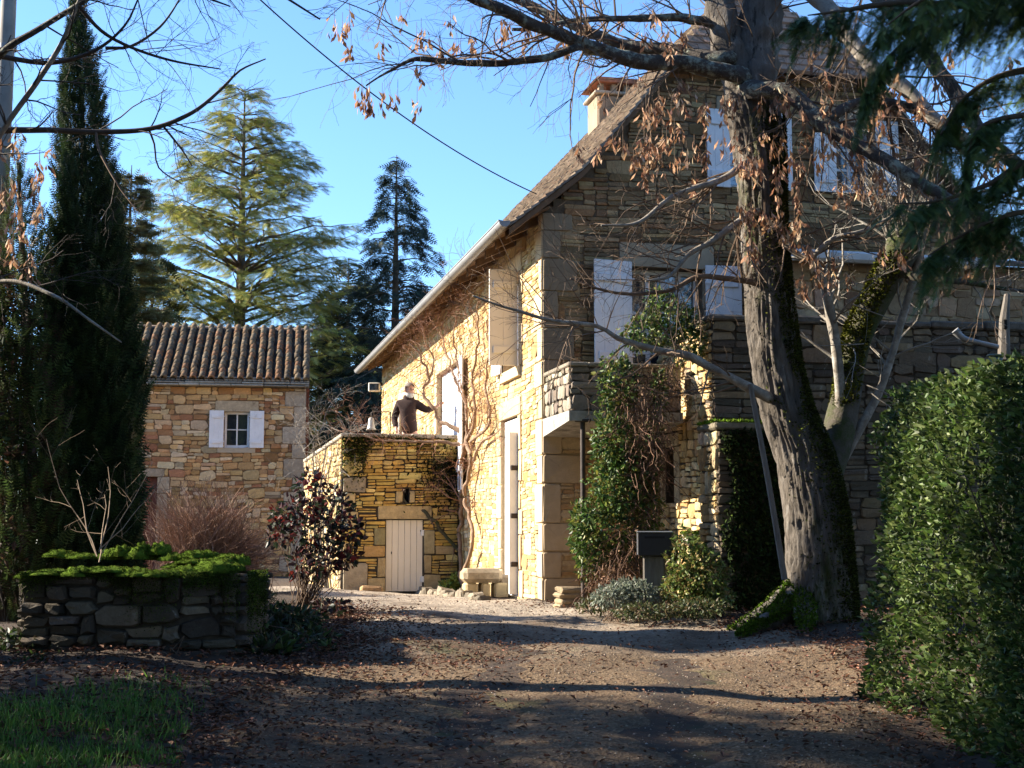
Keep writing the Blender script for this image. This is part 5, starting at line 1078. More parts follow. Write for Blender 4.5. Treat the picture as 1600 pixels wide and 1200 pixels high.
# mailbox
mp = at(1024, 940, 13.9); mz = float(gz(mp[0], 13.9)); mail = thing('mailbox', 'dark box with pale edge on a wooden post before the creeper', 'mailbox', (mp[0], 13.9, mz), -.10)
zb = at(1024, 868, 13.9)[2] - mz; zt = at(1024, 830, 13.9)[2] - mz
MT['darkmetal'] = M('dark painted metal', (.030, .026, .024), var=.2, rough=.6); part('box', bbox_(-.17, .17, -.14, .14, zb, zt - .016, .006), MT['darkmetal'], mail); part('lid', bbox_(-.178, .178, -.15, .15, zt - .015, zt, .004), MT['zinc'], mail); part('side_panel', bbox_(-.176, -.171, -.13, .13, zb + .01, zt - .02, .001), MT['white'], mail); part('post', bbox_(-.12, .10, -.08, .06, -.1, zb - .001, .015), MT['greywood'], mail); part('slot', bbox_(-.1, .1, -.146, -.141, zt - .07, zt - .05, .001), MT['dark'], mail)
# stone seat, blocks and edging below the facade
def rock(name, label, px, py, Y, w, d, h, col, seed, cat='stone', group=None, mat='stone_old', rz=0., dz=0., parent=None):
    r = np.random.default_rng(seed); p = at(px, py, Y); z = dz if dz else float(gz(p[0], Y)) - .02; b = MB(); V, F = bbox_(-w / 2, w / 2, -d / 2, d / 2, 0, h, min(w, d, h) * .22); V = V + r.normal(0, min(w, d, h) * .05, V.shape); b.add(V, F, col); o = b.build(name, MT[mat], None, label=label, cat=cat, group=group, origin=(0, 0, 0)); o.location = (p[0], Y, z); o.rotation_euler = (0, 0, HA + rz); return o
bz_ = float(gz(at(745, 920, 17.5)[0], 17.5)) - .02
seat = thing('stone_bench', 'rough stone slab on blocks against the sunny wall', 'bench', tuple(np.r_[at(745, 920, 17.6)[:2], bz_]), HA)
for k, (x, w) in enumerate(((-.17, .16), (.03, .12), (.2, .18))): part('support_block', bbox_(x, x + w, -.14, .12, 0, .20, .025), MT['ashlar'], seat, col=(.44, .34, .19))
part('seat_slab', bbox_(-.20, .30, -.19, .16, .201, .38, .05), MT['stone_old'], seat, col=(.33, .26, .17)); part('back_block', bbox_(.27, .42, -.1, .1, 0.0, .30, .03), MT['stone_old'], seat, col=(.28, .22, .15))
rock('loose_block', 'low ochre block lying before the cellar door', 580, 930, 20.6, .32, .2, .12, (.42, .26, .13), 1)
gs = thing('stone_pile', 'flat stones stacked at the corner foot beside the iron post', 'stones', tuple(np.r_[at(892, 940, 15.2)[:2], float(gz(at(892, 940, 15.2)[0], 15.2)) - .02]), HA)
for k in range(4): b = MB(); V, F = bbox_(-.17 + .02 * (k % 2), .18 - .03 * (k % 2), -.15, .15, k * .062, k * .062 + .06, .02); b.add(V + np.random.default_rng(k).normal(0, .006, V.shape), F, np.array((.33, .25, .155)) * (1 - .08 * k)); b.build('stone', MT['stone_old'], gs)
edging = thing('stone_edging', 'low dark mossy kerb of stones along the sunny wall foot', 'kerb', tuple(np.r_[at(740, 930, 17.3)[:2], float(gz(-.5, 17.3)) - .03]), HA)
r_ = np.random.default_rng(44)
for k in range(17):
    p = HW(-.62 + .10 * r_.random(), .55 + k * .30, 0); p[2] = gz(p[0], p[1]) - .05; q = np.array((edging.matrix_basis.inverted() @ Vector(p))); b = MB(); V, F = bbox_(-.09, .09, -.14, .14, 0, .13 * r_.uniform(.7, 1.25), .03); b.add(V + q + r_.normal(0, .01, V.shape), F, np.array((.20, .165, .12)) * r_.uniform(.6, 1.3)); b.build('edging_stone', MT['stone_old'], edging)
bush('yellow_green_tuft', 'bright yellow-green tuft growing at the cellar wall foot', [(702, 918, 20.6, 16, 10, .15), (712, 908, 20.6, 8, 10, .1)], 350, .07, [(.22, .27, .05), (.16, .22, .04)], cat='plant', st=6)

# ------------------------------------------------------------------ mossy planter ring on the left
PLY = float(gpx(205, 1012)[1]); PD = PLY - 11.7; pc = at(205, 1020, PLY); pz = float(gz(pc[0], PLY)) - .06
pl = thing('stone_planter', 'old dry stone planter with thick green moss along its rim', 'planter', (pc[0], PLY, pz))
hw = 168 / ppm(PLY); PH = at(205, 898, PLY)[2] - pz; dep = .75; rsP = np.random.default_rng(501)
PALP = [(.105, .086, .064), (.082, .067, .05), (.13, .105, .078), (.062, .051, .04), (.155, .125, .09)]
ptsP = np.array([[-hw, 0], [-hw * .3, -.08], [hw * .45, -.05], [hw * .92, .15], [hw * 1.02, .55], [hw * .95, 1.15], [0, 1.3], [-hw * .9, 1.15], [-hw, 0]])
sp_all = []
for i in range(len(ptsP) - 1):
    a, b = ptsP[i], ptsP[i + 1]; L_ = np.linalg.norm(b - a); S_ = np.r_[(b - a) / L_, 0]; N2 = np.r_[S_[1], -S_[0], 0]
    f = Frame((a[0], a[1], 0), S_, N2); m = MB(); backing(f, (0.0, L_, -.05, PH - .02), [], .2, m, d=-.01 - .002 * i); m.build('wall_core', MT['mortar_dark'], pl)
    sp_all += rubble(f, (.0, L_, -.02, PH), [], 510 + i, PALP, band=(.11, .25), cell=(.10, .40), thin=.085, depth=(.02, .085), gap=.010, wav=.03, cv=.25)
emit_stones(pl, sp_all, MT['stone_old'], Matrix.Translation(pl.location))
poly = ptsP[:-1] * .93 + [0, .04]; part('earth', (np.vstack([np.c_[poly, np.full(len(poly), PH - .10)], [[0, .6, PH - .04]]]), np.array([[k, (k + 1) % len(poly), len(poly)] for k in range(len(poly))])), MT['soil'], pl)
def moss_cushion(c, r, seed, n):
    q = np.random.default_rng(seed); d = unit(q.normal(size=(n, 3))); d[:, 2] = np.abs(d[:, 2]); P = np.array(c) + d * np.array(r) * (1 + .10 * np.sin(d[:, 0] * 9 + d[:, 1] * 7))[:, None]
    m = MB(); scatter(m, P, d + q.normal(0, .35, d.shape), .004 + .007 * q.random(n), LEAF2, q, pick(q, [(.10, .165, .016), (.13, .195, .022), (.07, .115, .014), (.17, .20, .035), (.08, .06, .02)], n, .3))
    nu, nv = 22, 9; V = []; F = []
    for j in range(nv + 1):
        for i in range(nu):
            t = 2 * math.pi * i / nu; ph = math.pi / 2 * j / nv; k = 1 + .10 * math.sin(math.cos(t) * math.cos(ph) * 9 + math.sin(t) * math.cos(ph) * 7) + .14 * mnoise.noise((math.cos(t) * math.cos(ph) * 4 + seed, math.sin(t) * math.cos(ph) * 4, math.sin(ph) * 4)); V.append([c[0] + r[0] * math.cos(t) * math.cos(ph) * k, c[1] + r[1] * math.sin(t) * math.cos(ph) * k, c[2] + r[2] * math.sin(ph) * k])
    for j in range(nv):
        for i in range(nu): F.append([j * nu + i, j * nu + (i + 1) % nu, (j + 1) * nu + (i + 1) % nu, (j + 1) * nu + i])
    m.add(np.array(V), np.array(F), (.08, .13, .014)); m.build('moss_cushion', MT['moss'], pl, True)
def pl_loc(px, py, Y): return at(px, py, Y + PD) - np.array(pl.location)
for k, (px, py, Y, rx, ry, rzz) in enumerate([(60, 898, 11.75, 28, .16, .06), (120, 893, 11.7, 48, .17, .075), (180, 893, 11.65, 45, .18, .07), (240, 892, 11.65, 40, .18, .08), (300, 892, 11.75, 45, .20, .09), (345, 886, 11.95, 30, .22, .10), (360, 876, 12.4, 22, .25, .10), (330, 866, 12.9, 40, .2, .08), (270, 868, 12.95, 35, .18, .07), (195, 866, 12.95, 30, .18, .09), (235, 862, 12.9, 22, .18, .11), (110, 866, 12.95, 34, .16, .08), (300, 876, 12.4, 40, .2, .04)]):
    qk = np.random.default_rng(900 + k)
    for w_ in range(3):
        moss_cushion(pl_loc(px + (w_ - 1) * rx * .62 + qk.normal(0, 4), py + 7 + qk.normal(0, 2), Y + qk.normal(0, .05)), (rx / ppm(Y) * qk.uniform(.45, .75), ry * qk.uniform(.6, 1.15), rzz * qk.uniform(.5, 1.1)), 520 + k * 3 + w_, 2600)
n = 16000; q = np.random.default_rng(530); e = q.integers(0, 4, n); t = q.random(n); a = ptsP[e]; b = ptsP[e + 1]; d2 = (b - a) / np.linalg.norm(b - a, axis=1)[:, None]; Nn = np.c_[d2[:, 1], -d2[:, 0]]; xy = a + (b - a) * t[:, None]; drop = np.abs(q.normal(0, 1, n)) * (.06 + .17 * sstep(-hw * .3, hw * .5, xy[:, 0])) * (.75 + .5 * np.sin(xy[:, 0] * 7 + 1))
P = np.c_[xy + Nn * (.07 + .03 * q.random(n))[:, None], PH + .03 - drop]; moss_pad('hanging_moss', P, np.c_[Nn, -.4 * np.ones(n)], .008 + .012 * q.random(n), pl, [(.06, .09, .014), (.09, .135, .018), (.035, .05, .012)], 531)
# bare rose in the planter
rb = at(155, 872, 12.3 + PD); rose = thing('bare_rose_bush', 'leafless thorny rose stems rising from the mossy planter', 'shrub', tuple(rb)); tw = MB(); tips = []
for (ex, ey) in ((120, 770), (185, 755), (225, 740), (250, 775), (140, 720), (165, 790)):
    e_ = at(ex, ey, 12.2 + rs.uniform(-.2, .2)); grow(tw, rb + rs.normal(0, .03, 3), e_ - rb, np.linalg.norm(e_ - rb) * 1.1, .0065, 2, rs, tips, up=.03, wander=.2, kids=4, ratio=.45)
local(tw, rose).build('stems', M('rose stem', (.20, .14, .09), var=.3, rough=.85), rose)
# red leaved shrub (photinia-like) in front of the terrace
ph = [(488, 765, 14.2, 26, 32, .3), (458, 800, 14.2, 36, 22, .3), (520, 795, 14.1, 30, 32, .35), (492, 830, 14.1, 42, 30, .35), (545, 830, 14.1, 22, 26, .2), (438, 835, 14.2, 20, 18, .2), (505, 875, 14.1, 32, 26, .3), (470, 880, 14.2, 22, 24, .25), (515, 950, 14.0, 30, 16, .3), (545, 870, 14, 14, 14, .2)]
bush('red_leaved_shrub', 'purple and dark green shrub with red leaves before the terrace corner', ph, 1500, .075, [(.020, .026, .016), (.035, .016, .018), (.028, .04, .018), (.05, .014, .014), (.018, .014, .016), (.14, .020, .014)], st=60, base=(470, 968))
# reddish twiggy bush before the cottage
tb_ = at(315, 890, 17.0); tz = float(gz(tb_[0], 17.0)); tg = thing('twiggy_red_bush', 'dense leafless reddish twiggy bush before the cottage', 'shrub', (tb_[0], 17.0, tz)); mb = MB(); P, _ = blob_points(rs, [(315, 785, 17, 100, 45, .9), (300, 830, 17, 95, 50, .8), (350, 840, 17, 80, 60, .8), (375, 860, 17, 55, 60, .6), (420, 870, 16.8, 40, 50, .5)], 2100, .45)
for p in P:
    b = np.array([tb_[0] + rs.normal(0, .28), 17 + rs.normal(0, .25), tz]); C = catmull(np.array([b, b * .45 + p * .55 + rs.normal(0, .06, 3) + [0, 0, .12], p]), .16); C += rs.normal(0, .012, C.shape); tube(mb, C, np.linspace(.0055, .0018, len(C)), 3, col=np.array((.25, .155, .105)) * rs.uniform(.5, 1.5), cap=False)
local(mb, tg).build('stems', MT['redtwig'], tg)
# undergrowth on the dark bed
UG = [(.035, .06, .016), (.05, .08, .02), (.028, .04, .016), (.04, .036, .02)]
for k, (nm, lb, bl, n_, sz) in enumerate([('fern_clump', 'small bright green clump below the mossy planter', [(265, 1048, 10.6, 42, 14, .2)], 500, .06), ('hellebore_clump', 'broad leaved low plants in the dark bed beside the planter', [(415, 1020, 11.4, 48, 18, .3), (370, 1035, 11.2, 30, 14, .25)], 700, .10), ('yellow_fern', 'little yellow-green fern at the edge of the dark bed', [(512, 1022, 11.5, 14, 14, .12)], 220, .06), ('trailing_ivy', 'dark trailing plants at the left foot of the planter', [(40, 1010, 11.0, 55, 26, .3), (90, 1030, 10.8, 40, 16, .25)], 900, .06), ('grassy_clump', 'dark grassy undergrowth behind the hellebores', [(450, 970, 12.6, 60, 24, .35), (400, 940, 13.0, 30, 30, .3)], 1300, .09), ('dark_bed_cover', 'dark leafy cover filling the bed between planter and drive', [(400, 995, 11.9, 55, 22, .4), (470, 1000, 11.9, 50, 18, .4), (440, 965, 12.6, 60, 20, .4), (360, 1005, 11.6, 30, 20, .3)], 2600, .06), ('bed_edge_plants', 'sparse dark plants before the planter foot', [(150, 1045, 10.4, 90, 10, .25), (320, 1055, 10.4, 60, 9, .25), (60, 1040, 10.4, 50, 12, .2)], 900, .05)]):
    bush(nm, lb, bl, n_, sz, UG + ([(.12, .16, .03)] if k in (0, 2) else []), cat='plant', st=8, tm=BLADE if k == 4 else LEAF)
# ------------------------------------------------------------------ bare tree and pole at the left edge
rs = np.random.default_rng(601)
lb = at(-170, 900, 10.6); lz = float(gz(lb[0], 10.6)); lt = thing('bare_lime_tree', 'bare dark branches with a few dry leaves reaching in from the left edge', 'tree', (lb[0], 10.6, lz)); LO_ = np.array(lt.location)
P, R = pxpath([(-170, 960, 10.6, 40), (-165, 700, 10.6, 32), (-150, 450, 10.6, 28), (-140, 250, 10.6, 24), (-150, 50, 10.6, 20), (-140, -150, 10.6, 14), (-120, -330, 10.6, 9)], .08); m = MB(); tube(m, P - LO_, R, 16, disp=lambda n, s, P_, th: np.array([[.014 * mnoise.noise((math.cos(t) * 4, math.sin(t) * 4, P_[i][2] * 2)) for t in th] for i in range(n)])); m.build('trunk', MT['bark'], lt, True)
LB = [([(-140, 320, 10.6, 7), (-60, 170, 10.4, 6.5), (0, 86, 10.2, 6), (60, 46, 10.1, 5), (125, 6, 10, 4.5), (180, -30, 9.9, 3)], 'lichenbark'), ([(-130, 350, 10.6, 6), (-30, 250, 10.4, 5), (22, 178, 10.3, 4.5), (60, 125, 10.2, 4.5), (95, 70, 10.1, 4), (118, 15, 10, 3), (135, -30, 10, 2)], 'palebark'),
    ([(-140, 150, 10.6, 6), (-50, 80, 10.5, 5), (0, 88, 10.5, 4.5), (80, 98, 10.4, 4), (150, 78, 10.3, 3), (195, 40, 10.2, 2), (215, 0, 10.2, 1.4)], 'darktwig'), ([(-140, 260, 10.6, 7), (-40, 210, 10.8, 6), (60, 203, 10.9, 5), (150, 206, 11, 4.4), (235, 201, 11, 4), (300, 176, 11, 3.4), (345, 140, 11.1, 2.6), (375, 110, 11.1, 1.8), (415, 92, 11.2, 1)], 'darktwig'),
    ([(122, 8, 10, 3.5), (158, 48, 10.2, 3), (205, 74, 10.3, 2.6), (270, 95, 10.4, 2), (345, 108, 10.5, 1)], 'darktwig'), ([(232, 201, 11, 2), (241, 225, 11, 1.6), (248, 262, 11, 1.3), (285, 288, 11, .8)], 'darktwig'), ([(255, 197, 11, 2), (285, 235, 11, 1.6), (300, 260, 11, 1)], 'darktwig'), ([(150, 205, 11, 2.4), (155, 235, 10.9, 2), (185, 290, 10.8, 1.6), (215, 330, 10.7, .8)], 'twig'), ([(-140, 480, 10.6, 5), (0, 440, 10.3, 4), (80, 460, 10.1, 3), (140, 500, 10, 2), (190, 535, 10, 1)], 'palebark'),
    ([(165, 75, 10.3, 3), (205, 72, 10.4, 2.5), (250, 42, 10.5, 2), (280, 0, 10.6, 1.3), (300, -40, 10.6, 1)], 'darktwig'), ([(-120, -60, 10.6, 8), (40, -70, 10.4, 6), (200, -50, 10.2, 4), (300, -12, 10.1, 2.5), (360, 10, 10.1, 1.2)], 'darktwig'), ([(-120, -160, 10.6, 9), (100, -150, 10.4, 6), (300, -90, 10.2, 4), (420, -20, 10.1, 2.5), (500, 30, 10.1, 1.4)], 'darktwig')]
tw = MB(); tips = []
for i, (rows, mt) in enumerate(LB):
    P, R = pxpath(rows, .06); m = MB(); tube(m, P - LO_, R, 7); m.build('limb', MT[mt], lt, True)
    for (p, d, s, r) in along(P, R, rs, 12 if i in (3, 10, 11) else (9 if i < 5 else 5), .3, 1.):
        a = rs.uniform(.5, 1.2); grow(tw, p, d * math.cos(a) + s * math.sin(a), rs.uniform(.25, .75), max(.0025, r * .4), 2, rs, tips, up=-.02, wander=.32, kids=4, sides=3, minr=.001)
tw.V = [v - LO_ for v in tw.V]; tw.build('twigs', MT['darktwig'], lt, kind='stuff')
sb = MB(); cl = [at(rs.uniform(-10, 90), rs.uniform(170, 350), rs.uniform(10, 10.6)) for k in range(16)] + [at(rs.uniform(-10, 50), rs.uniform(280, 480), rs.uniform(10, 10.6)) for k in range(8)]; clusters(sb, cl, rs, .075); sb.V = [v - LO_ for v in sb.V]; sb.build('dry_leaves', MT['dryleaf'], lt, kind='stuff')
# dry leaved hornbeam, dark in the corner
DH = [(20, 470, 12.9, 55, 70, .4), (10, 600, 12.9, 60, 80, .5), (30, 720, 12.9, 55, 80, .5), (15, 840, 12.8, 50, 70, .4), (70, 560, 13.0, 30, 70, .3)]
hb = bush('dry_hornbeam', 'shrub with brown withered leaves in the dark left corner', DH, 1500, .075, [(.05, .028, .018), (.07, .036, .022), (.035, .022, .015), (.095, .05, .03), (.025, .032, .012), (.03, .045, .014)], mat='dryleaf', stemmat='darktwig', st=60, sr=.009, base=(10, 960))
p0 = at(8, 150, 13.2); up_ = thing('utility_pole', 'pale grey utility pole cut by the left picture edge', 'pole', (p0[0], 13.2, float(gz(p0[0], 13.2)))); m = MB(); tube(m, [[-.02, 0, -.3], [-.01, 0, 3], [.0, 0, 7.2]], [.10, .085, .07], 14); m.build('shaft', M('pale concrete', (.30, .28, .25), var=.2, rough=.9), up_, True)
for z in (3.4, 4.6, 5.6): m = MB(); x = 0; tube(m, [[x, 0, z], [x, 0, z + .05]], .092, 14); m.build('band', MT['zinc'], up_, True)
# overhead wire to the house
e0 = at(380, -25, 12.5); e1 = HW(-.1, -.05, 0); e1 = at(838, 303, e1[1] - .05); t = np.linspace(0, 1, 40)[:, None]; P = e0 * (1 - t) + e1 * t; P[:, 2] -= .35 * (4 * t[:, 0] * (1 - t[:, 0])) * .55; mb = MB(); tube(mb, P, .0075, 5); mb.build('overhead_wire', M('black cable', (.015, .015, .017), var=0, rough=.6), None, True, label='thin black cable sagging across the sky to the eave', cat='wire')

# ------------------------------------------------------------------ wisteria on the facade
ws = thing('wisteria_vine', 'gnarled leafless wisteria climbing the sunlit wall above the terrace', 'vine', tuple(HW(-.15, hit_f(728, 925)[0], float(gz(*HW(-.15, hit_f(728, 925)[0], 0)[:2])) - HZ))); WO = np.array(ws.location)
def wpath(rows):     # rows (px, py, off from facade, r_px)
    Q = []
    for (px, py, off, r) in rows:
        v, z = hit_f(px, py, off); p = HW(-off, v, z); Q.append(list(p) + [r / ppm(p[1])])
    C = catmull(np.array(Q), .05); C[:, :3] += .05 * np.array([[mnoise.noise((q[2] * 6 + q[1], k, 7.)) for k in (1., 5., 9.)] for q in C]); return C[:, :3], C[:, 3] * .42
vinemat = M('wisteria bark', (.24, .155, .10), var=.4, scale=10, rough=.9, bump=.6, bscale=30)
VB = []
for rows in [[(724, 930, .15, 9), (728, 890, .13, 8), (738, 850, .14, 7), (736, 815, .12, 7), (726, 785, .14, 7), (731, 750, .12, 7), (736, 715, .13, 8), (729, 690, .12, 8), (728, 640, .1, 5), (717, 580, .1, 4), (709, 530, .1, 3), (713, 495, .1, 2)],
    [(722, 930, .10, 8), (720, 880, .08, 8), (718, 830, .07, 8), (722, 780, .07, 9), (720, 740, .08, 9), (726, 700, .1, 9), (742, 650, .1, 6), (738, 590, .1, 5), (748, 540, .09, 4), (745, 490, .09, 3), (750, 460, .09, 2)],
    [(735, 690, .12, 6), (765, 660, .1, 5), (758, 600, .08, 4), (764, 550, .08, 3), (760, 500, .08, 2)], [(740, 720, .12, 6), (752, 690, .1, 5), (772, 680, .08, 3), (785, 668, .07, 2)], [(730, 640, .1, 4), (700, 560, .1, 3.5), (690, 510, .1, 3), (712, 470, .1, 2), (740, 430, .1, 1.5)]]:
    P, R = wpath(rows); m = MB(); tube(m, P - WO, R, 8, disp=lambda n, s, P_, th: np.array([[.008 * mnoise.noise((math.cos(t) * 3, math.sin(t) * 3, P_[i][2] * 9)) for t in th] for i in range(n)])); m.build('stem', vinemat, ws, True); VB.append((P, R))
for rows in [[(738, 690, 20.6, 9), (715, 672, 20.7, 7), (698, 662, 20.8, 6), (684, 655, 20.9, 6), (678, 636, 20.9, 5.5), (664, 622, 21, 5), (661, 608, 21, 5), (670, 594, 21, 4), (666, 578, 21, 3.5), (655, 556, 21, 3), (640, 535, 21, 1.5)], [(670, 594, 21, 3), (678, 570, 21, 2.4), (668, 540, 21, 2), (660, 515, 21, 1.2)], [(740, 705, 20.6, 7), (700, 692, 20.6, 5), (660, 690, 20.65, 4), (600, 688, 20.7, 3), (560, 680, 20.7, 2), (520, 655, 20.7, 1)],
    [(563, 695, 21.0, 4), (590, 715, 20.98, 5), (610, 735, 20.98, 6), (624, 762, 20.96, 5), (634, 785, 20.96, 4), (655, 797, 20.96, 5), (682, 818, 20.96, 5), (700, 842, 20.96, 5), (724, 868, 20.9, 5)]]:
    P, R = pxpath(rows, .04); R = R * .55; P = P + .04 * np.array([[mnoise.noise((q[2] * 7, q[0] * 7, k)) for k in (1., 5., 9.)] for q in P]); m = MB(); tube(m, P - WO, R, 8); m.build('stem', vinemat if rows[0][0] > 600 else MT['mossbark'], ws, True); VB.append((P, R))
tw = MB(); tips = []
for i, (P, R) in enumerate(VB):
    for (p, d, s, r) in along(P, R, rs, [34, 40, 34, 14, 36, 22, 16, 26, 10][i], .25, 1.):
        s = s.copy(); s[:2] -= UU * (s[:2] @ UU) * .7; grow(tw, p, d * .4 + s * .9, rs.uniform(.25, .7), max(.0025, r * .28), 2, rs, tips, up=.03, wander=.42, kids=4, sides=3, minr=.0014, ratio=.6)
for k in range(46):      # over the wall and along the eave
    px, py = rs.uniform(650, 790), rs.uniform(440, 640)
    if py < 335 + (848 - px) * 1.0: continue
    v, z = hit_f(px, py, .06); p = HW(-.06, v, z); d = np.r_[VV * rs.normal(0, .6) - UU * .12, rs.normal(.6, .5)]; grow(tw, p, d, rs.uniform(.5, 1.1), .005, 2, rs, tips, up=.02, wander=.35, kids=4, sides=3, minr=.0014)
tw.V = [v - WO for v in tw.V]; tw.build('twigs', M('wisteria twig', (.26, .135, .085), var=.3, rough=.85), ws, kind='stuff')
# pale dry climber over the terrace's left corner
cb = HW(TUL - .25, TFR + .3, 0); cb[2] = float(gz(cb[0], cb[1])); cw = thing('dry_climber', 'pale tangled dry climber arching over the terrace corner', 'climber', tuple(cb)); tw = MB(); tips = []
for k in range(46):
    p = at(rs.uniform(465, 560), rs.uniform(670, 745), rs.uniform(20.4, 22)); grow(tw, p, [rs.normal(0, .7), rs.normal(0, .4), rs.normal(.6, .5)], rs.uniform(.4, .95), .006, 2, rs, tips, up=-.04, wander=.35, kids=4, sides=3, minr=.0016)
for k in range(14):
    e_ = at(rs.uniform(480, 545), rs.uniform(690, 740), 20.8); C = catmull(np.array([cb + rs.normal(0, .06, 3) * [1, 1, 0], cb * .5 + e_ * .5 + rs.normal(0, .1, 3), e_]), .1); tube(tw, C, np.linspace(.014, .006, len(C)), 5, cap=False)
local(tw, cw).build('stems', MT['palebark'], cw)

# ------------------------------------------------------------------ dark conifer boughs hanging in at the top right
fb = np.array([4.6, 6.9, float(gz(4.6, 6.9))]); fir = thing('overhanging_fir', 'dark green fir boughs hanging in front at the top right corner', 'tree', tuple(fb)); m = MB(); tube(m, [[0, 0, -.2], [0, 0, 4], [.1, 0, 9]], [.22, .17, .05], 12); m.build('trunk', MT['trunk'], fir, True)
r = np.random.default_rng(640); lf = MB(); NEED = spray_t(11, .26, .6, .05)
FBR = [[(1950, -60, 6.9, 14), (1700, -40, 6.6, 10), (1520, 5, 6.4, 8), (1400, 5, 6.3, 6), (1310, 18, 6.2, 3), (1262, 24, 6.2, 1)], [(1950, 60, 6.9, 13), (1720, 40, 6.7, 9), (1580, 20, 6.6, 7), (1480, 30, 6.5, 5), (1420, 60, 6.5, 3), (1370, 110, 6.4, 1.4), (1352, 150, 6.4, .7)], [(1950, 180, 6.9, 13), (1750, 140, 6.8, 9), (1640, 110, 6.7, 7), (1560, 120, 6.6, 5), (1500, 160, 6.6, 3), (1470, 210, 6.5, 1.5)], [(1950, 300, 6.9, 12), (1760, 260, 6.8, 8), (1620, 250, 6.7, 6), (1540, 290, 6.6, 4), (1460, 315, 6.5, 2.5), (1400, 318, 6.4, 1)], [(1950, 380, 6.9, 11), (1760, 340, 6.8, 7), (1620, 330, 6.6, 5), (1550, 345, 6.5, 3.5), (1490, 375, 6.5, 2), (1450, 400, 6.4, 1)], [(1950, -150, 6.9, 12), (1720, -90, 6.5, 9), (1560, -40, 6.2, 6), (1450, -5, 6.0, 3), (1385, 40, 6, 1.2)], [(1950, 120, 6.9, 10), (1750, 170, 6.5, 7), (1600, 180, 6.2, 5), (1530, 200, 6.1, 3), (1510, 250, 6.1, 1)]]
for rows in FBR:
    P, R = pxpath(rows, .05); m = MB(); tube(m, P - fb, R, 7); m.build('bough', MT['trunk'], fir, True); T = np.gradient(P, axis=0)
    n = int(len(P) * 3.4); i = r.integers(int(len(P) * .2), len(P), n); t_ = unit(T[i]); side = np.where(r.random(n) < .5, 1., -1.); lat = np.cross(t_, [0, 0, 1.]) * side[:, None]
    L = r.uniform(.10, .38, n) * (.55 + .45 * (len(P) - i) / len(P)); D = unit(t_ * .6 + lat * r.uniform(.1, .8, n)[:, None] + np.c_[np.zeros(n), np.zeros(n), r.uniform(-1.2, -.15, n)])
    for f in np.linspace(.1, 1., 6):
        q = P[i] + D * (L * f)[:, None] + np.c_[np.zeros(n), np.zeros(n), -.35 * L * f * f]
        for s in ((-1, 1) if f < .99 else (0,)):
            dd = D * .8 + s * unit(np.cross(D, [0, 0, 1.])) * .65 + np.c_[np.zeros(n), np.zeros(n), -.3 * np.ones(n)] + r.normal(0, .15, (n, 3)); scatter(lf, q, dd, .085 * r.uniform(.6, 1.3, n), NEED, r, pick(r, [(.06, .105, .030), (.08, .135, .036), (.11, .165, .045), (.042, .075, .026)], n, .25), up=np.c_[r.normal(0, .5, n), r.normal(0, .5, n), np.ones(n)])
lf.V = [v - fb for v in lf.V]; lf.build('needles', MT['needle'], fir, kind='stuff')

# ------------------------------------------------------------------ unseen evergreens added to shade the drive and block skylight
def shade_tree(name, label, x, y, H, rad, seed, n, z0f=.12, group='trees shading the drive', leaf=.34):  # the group holds unseen trees added for shade
    q = np.random.default_rng(seed); z0 = float(gz(x, y)); t = thing(name, label, 'tree', (x, y, z0), 0, group); m = MB(); tube(m, [[0, 0, -.3], [0, 0, H * .5], [0, 0, H * .97]], [.22, .14, .03], 10); m.build('trunk', MT['trunk'], t, True)
    f = z0f + (1 - z0f) * q.random(n) ** 1.2; a = q.random(n) * 6.283; rr = rad * (1 - f) ** .55 * (.25 + .75 * np.sqrt(q.random(n))) * (1 + .2 * np.sin(a * 3 + f * 17)); P = np.c_[rr * np.cos(a), rr * np.sin(a), f * H]; D = np.c_[np.cos(a), np.sin(a), q.normal(-.1, .3, n)]; lf = MB(); scatter(lf, P, D, leaf * q.uniform(.7, 1.3, n), SPRAY, q, pick(q, [(.03, .05, .02), (.04, .065, .025), (.022, .035, .016)], n, .2)); lf.build('crown', MT['needle'], t)
for k, (x, y, H, rad, n) in enumerate([(-7.6, 5.6, 9, 2.2, 5200), (-7.6, 8.5, 8.3, 2.8, 7000), (-11, 1.5, 11, 2.4, 5000), (-11, 5, 12, 2.6, 6000), (-3.6, -3.2, 7.5, 3.4, 6000), (0.5, -7, 7.5, 3.8, 6000), (4.6, -2.2, 7.5, 3.4, 6000), (8.8, 5, 11, 2.6, 5000), (9.5, 10.5, 12, 2.6, 5000), (-13, 9, 12, 2.6, 6000)]):
    shade_tree('unseen_shade_evergreen', 'evergreen outside the picture, ' + ('left of the lawn', 'left of the mossy planter', 'far left behind the lawn', 'far left of the lawn', 'behind the camera to the left', 'straight behind the camera', 'behind the camera to the right', 'right of the hedge', 'right of the hedge end by the wall', 'far left beyond the planter')[k], x, y, H, rad, 700 + k, n)  # added unseen evergreens, there only for shade

for (lb_, x, y, H, rad, sd2) in (('spreading evergreen over the camera, behind it', .5, -1.8, 8., 6.5, 720), ('spreading evergreen over the near drive, right of the picture', 6.4, 2.8, 11, 5., 721), ('spreading evergreen over the lawn, left of the picture', -5.4, 3.2, 11, 4.6, 722)):  # unseen canopies added to cut skylight over the foreground
    shade_tree('unseen_spreading_evergreen', lb_, x, y, H, rad, sd2, 9000, .46 if H > 9 else .66, leaf=.5)

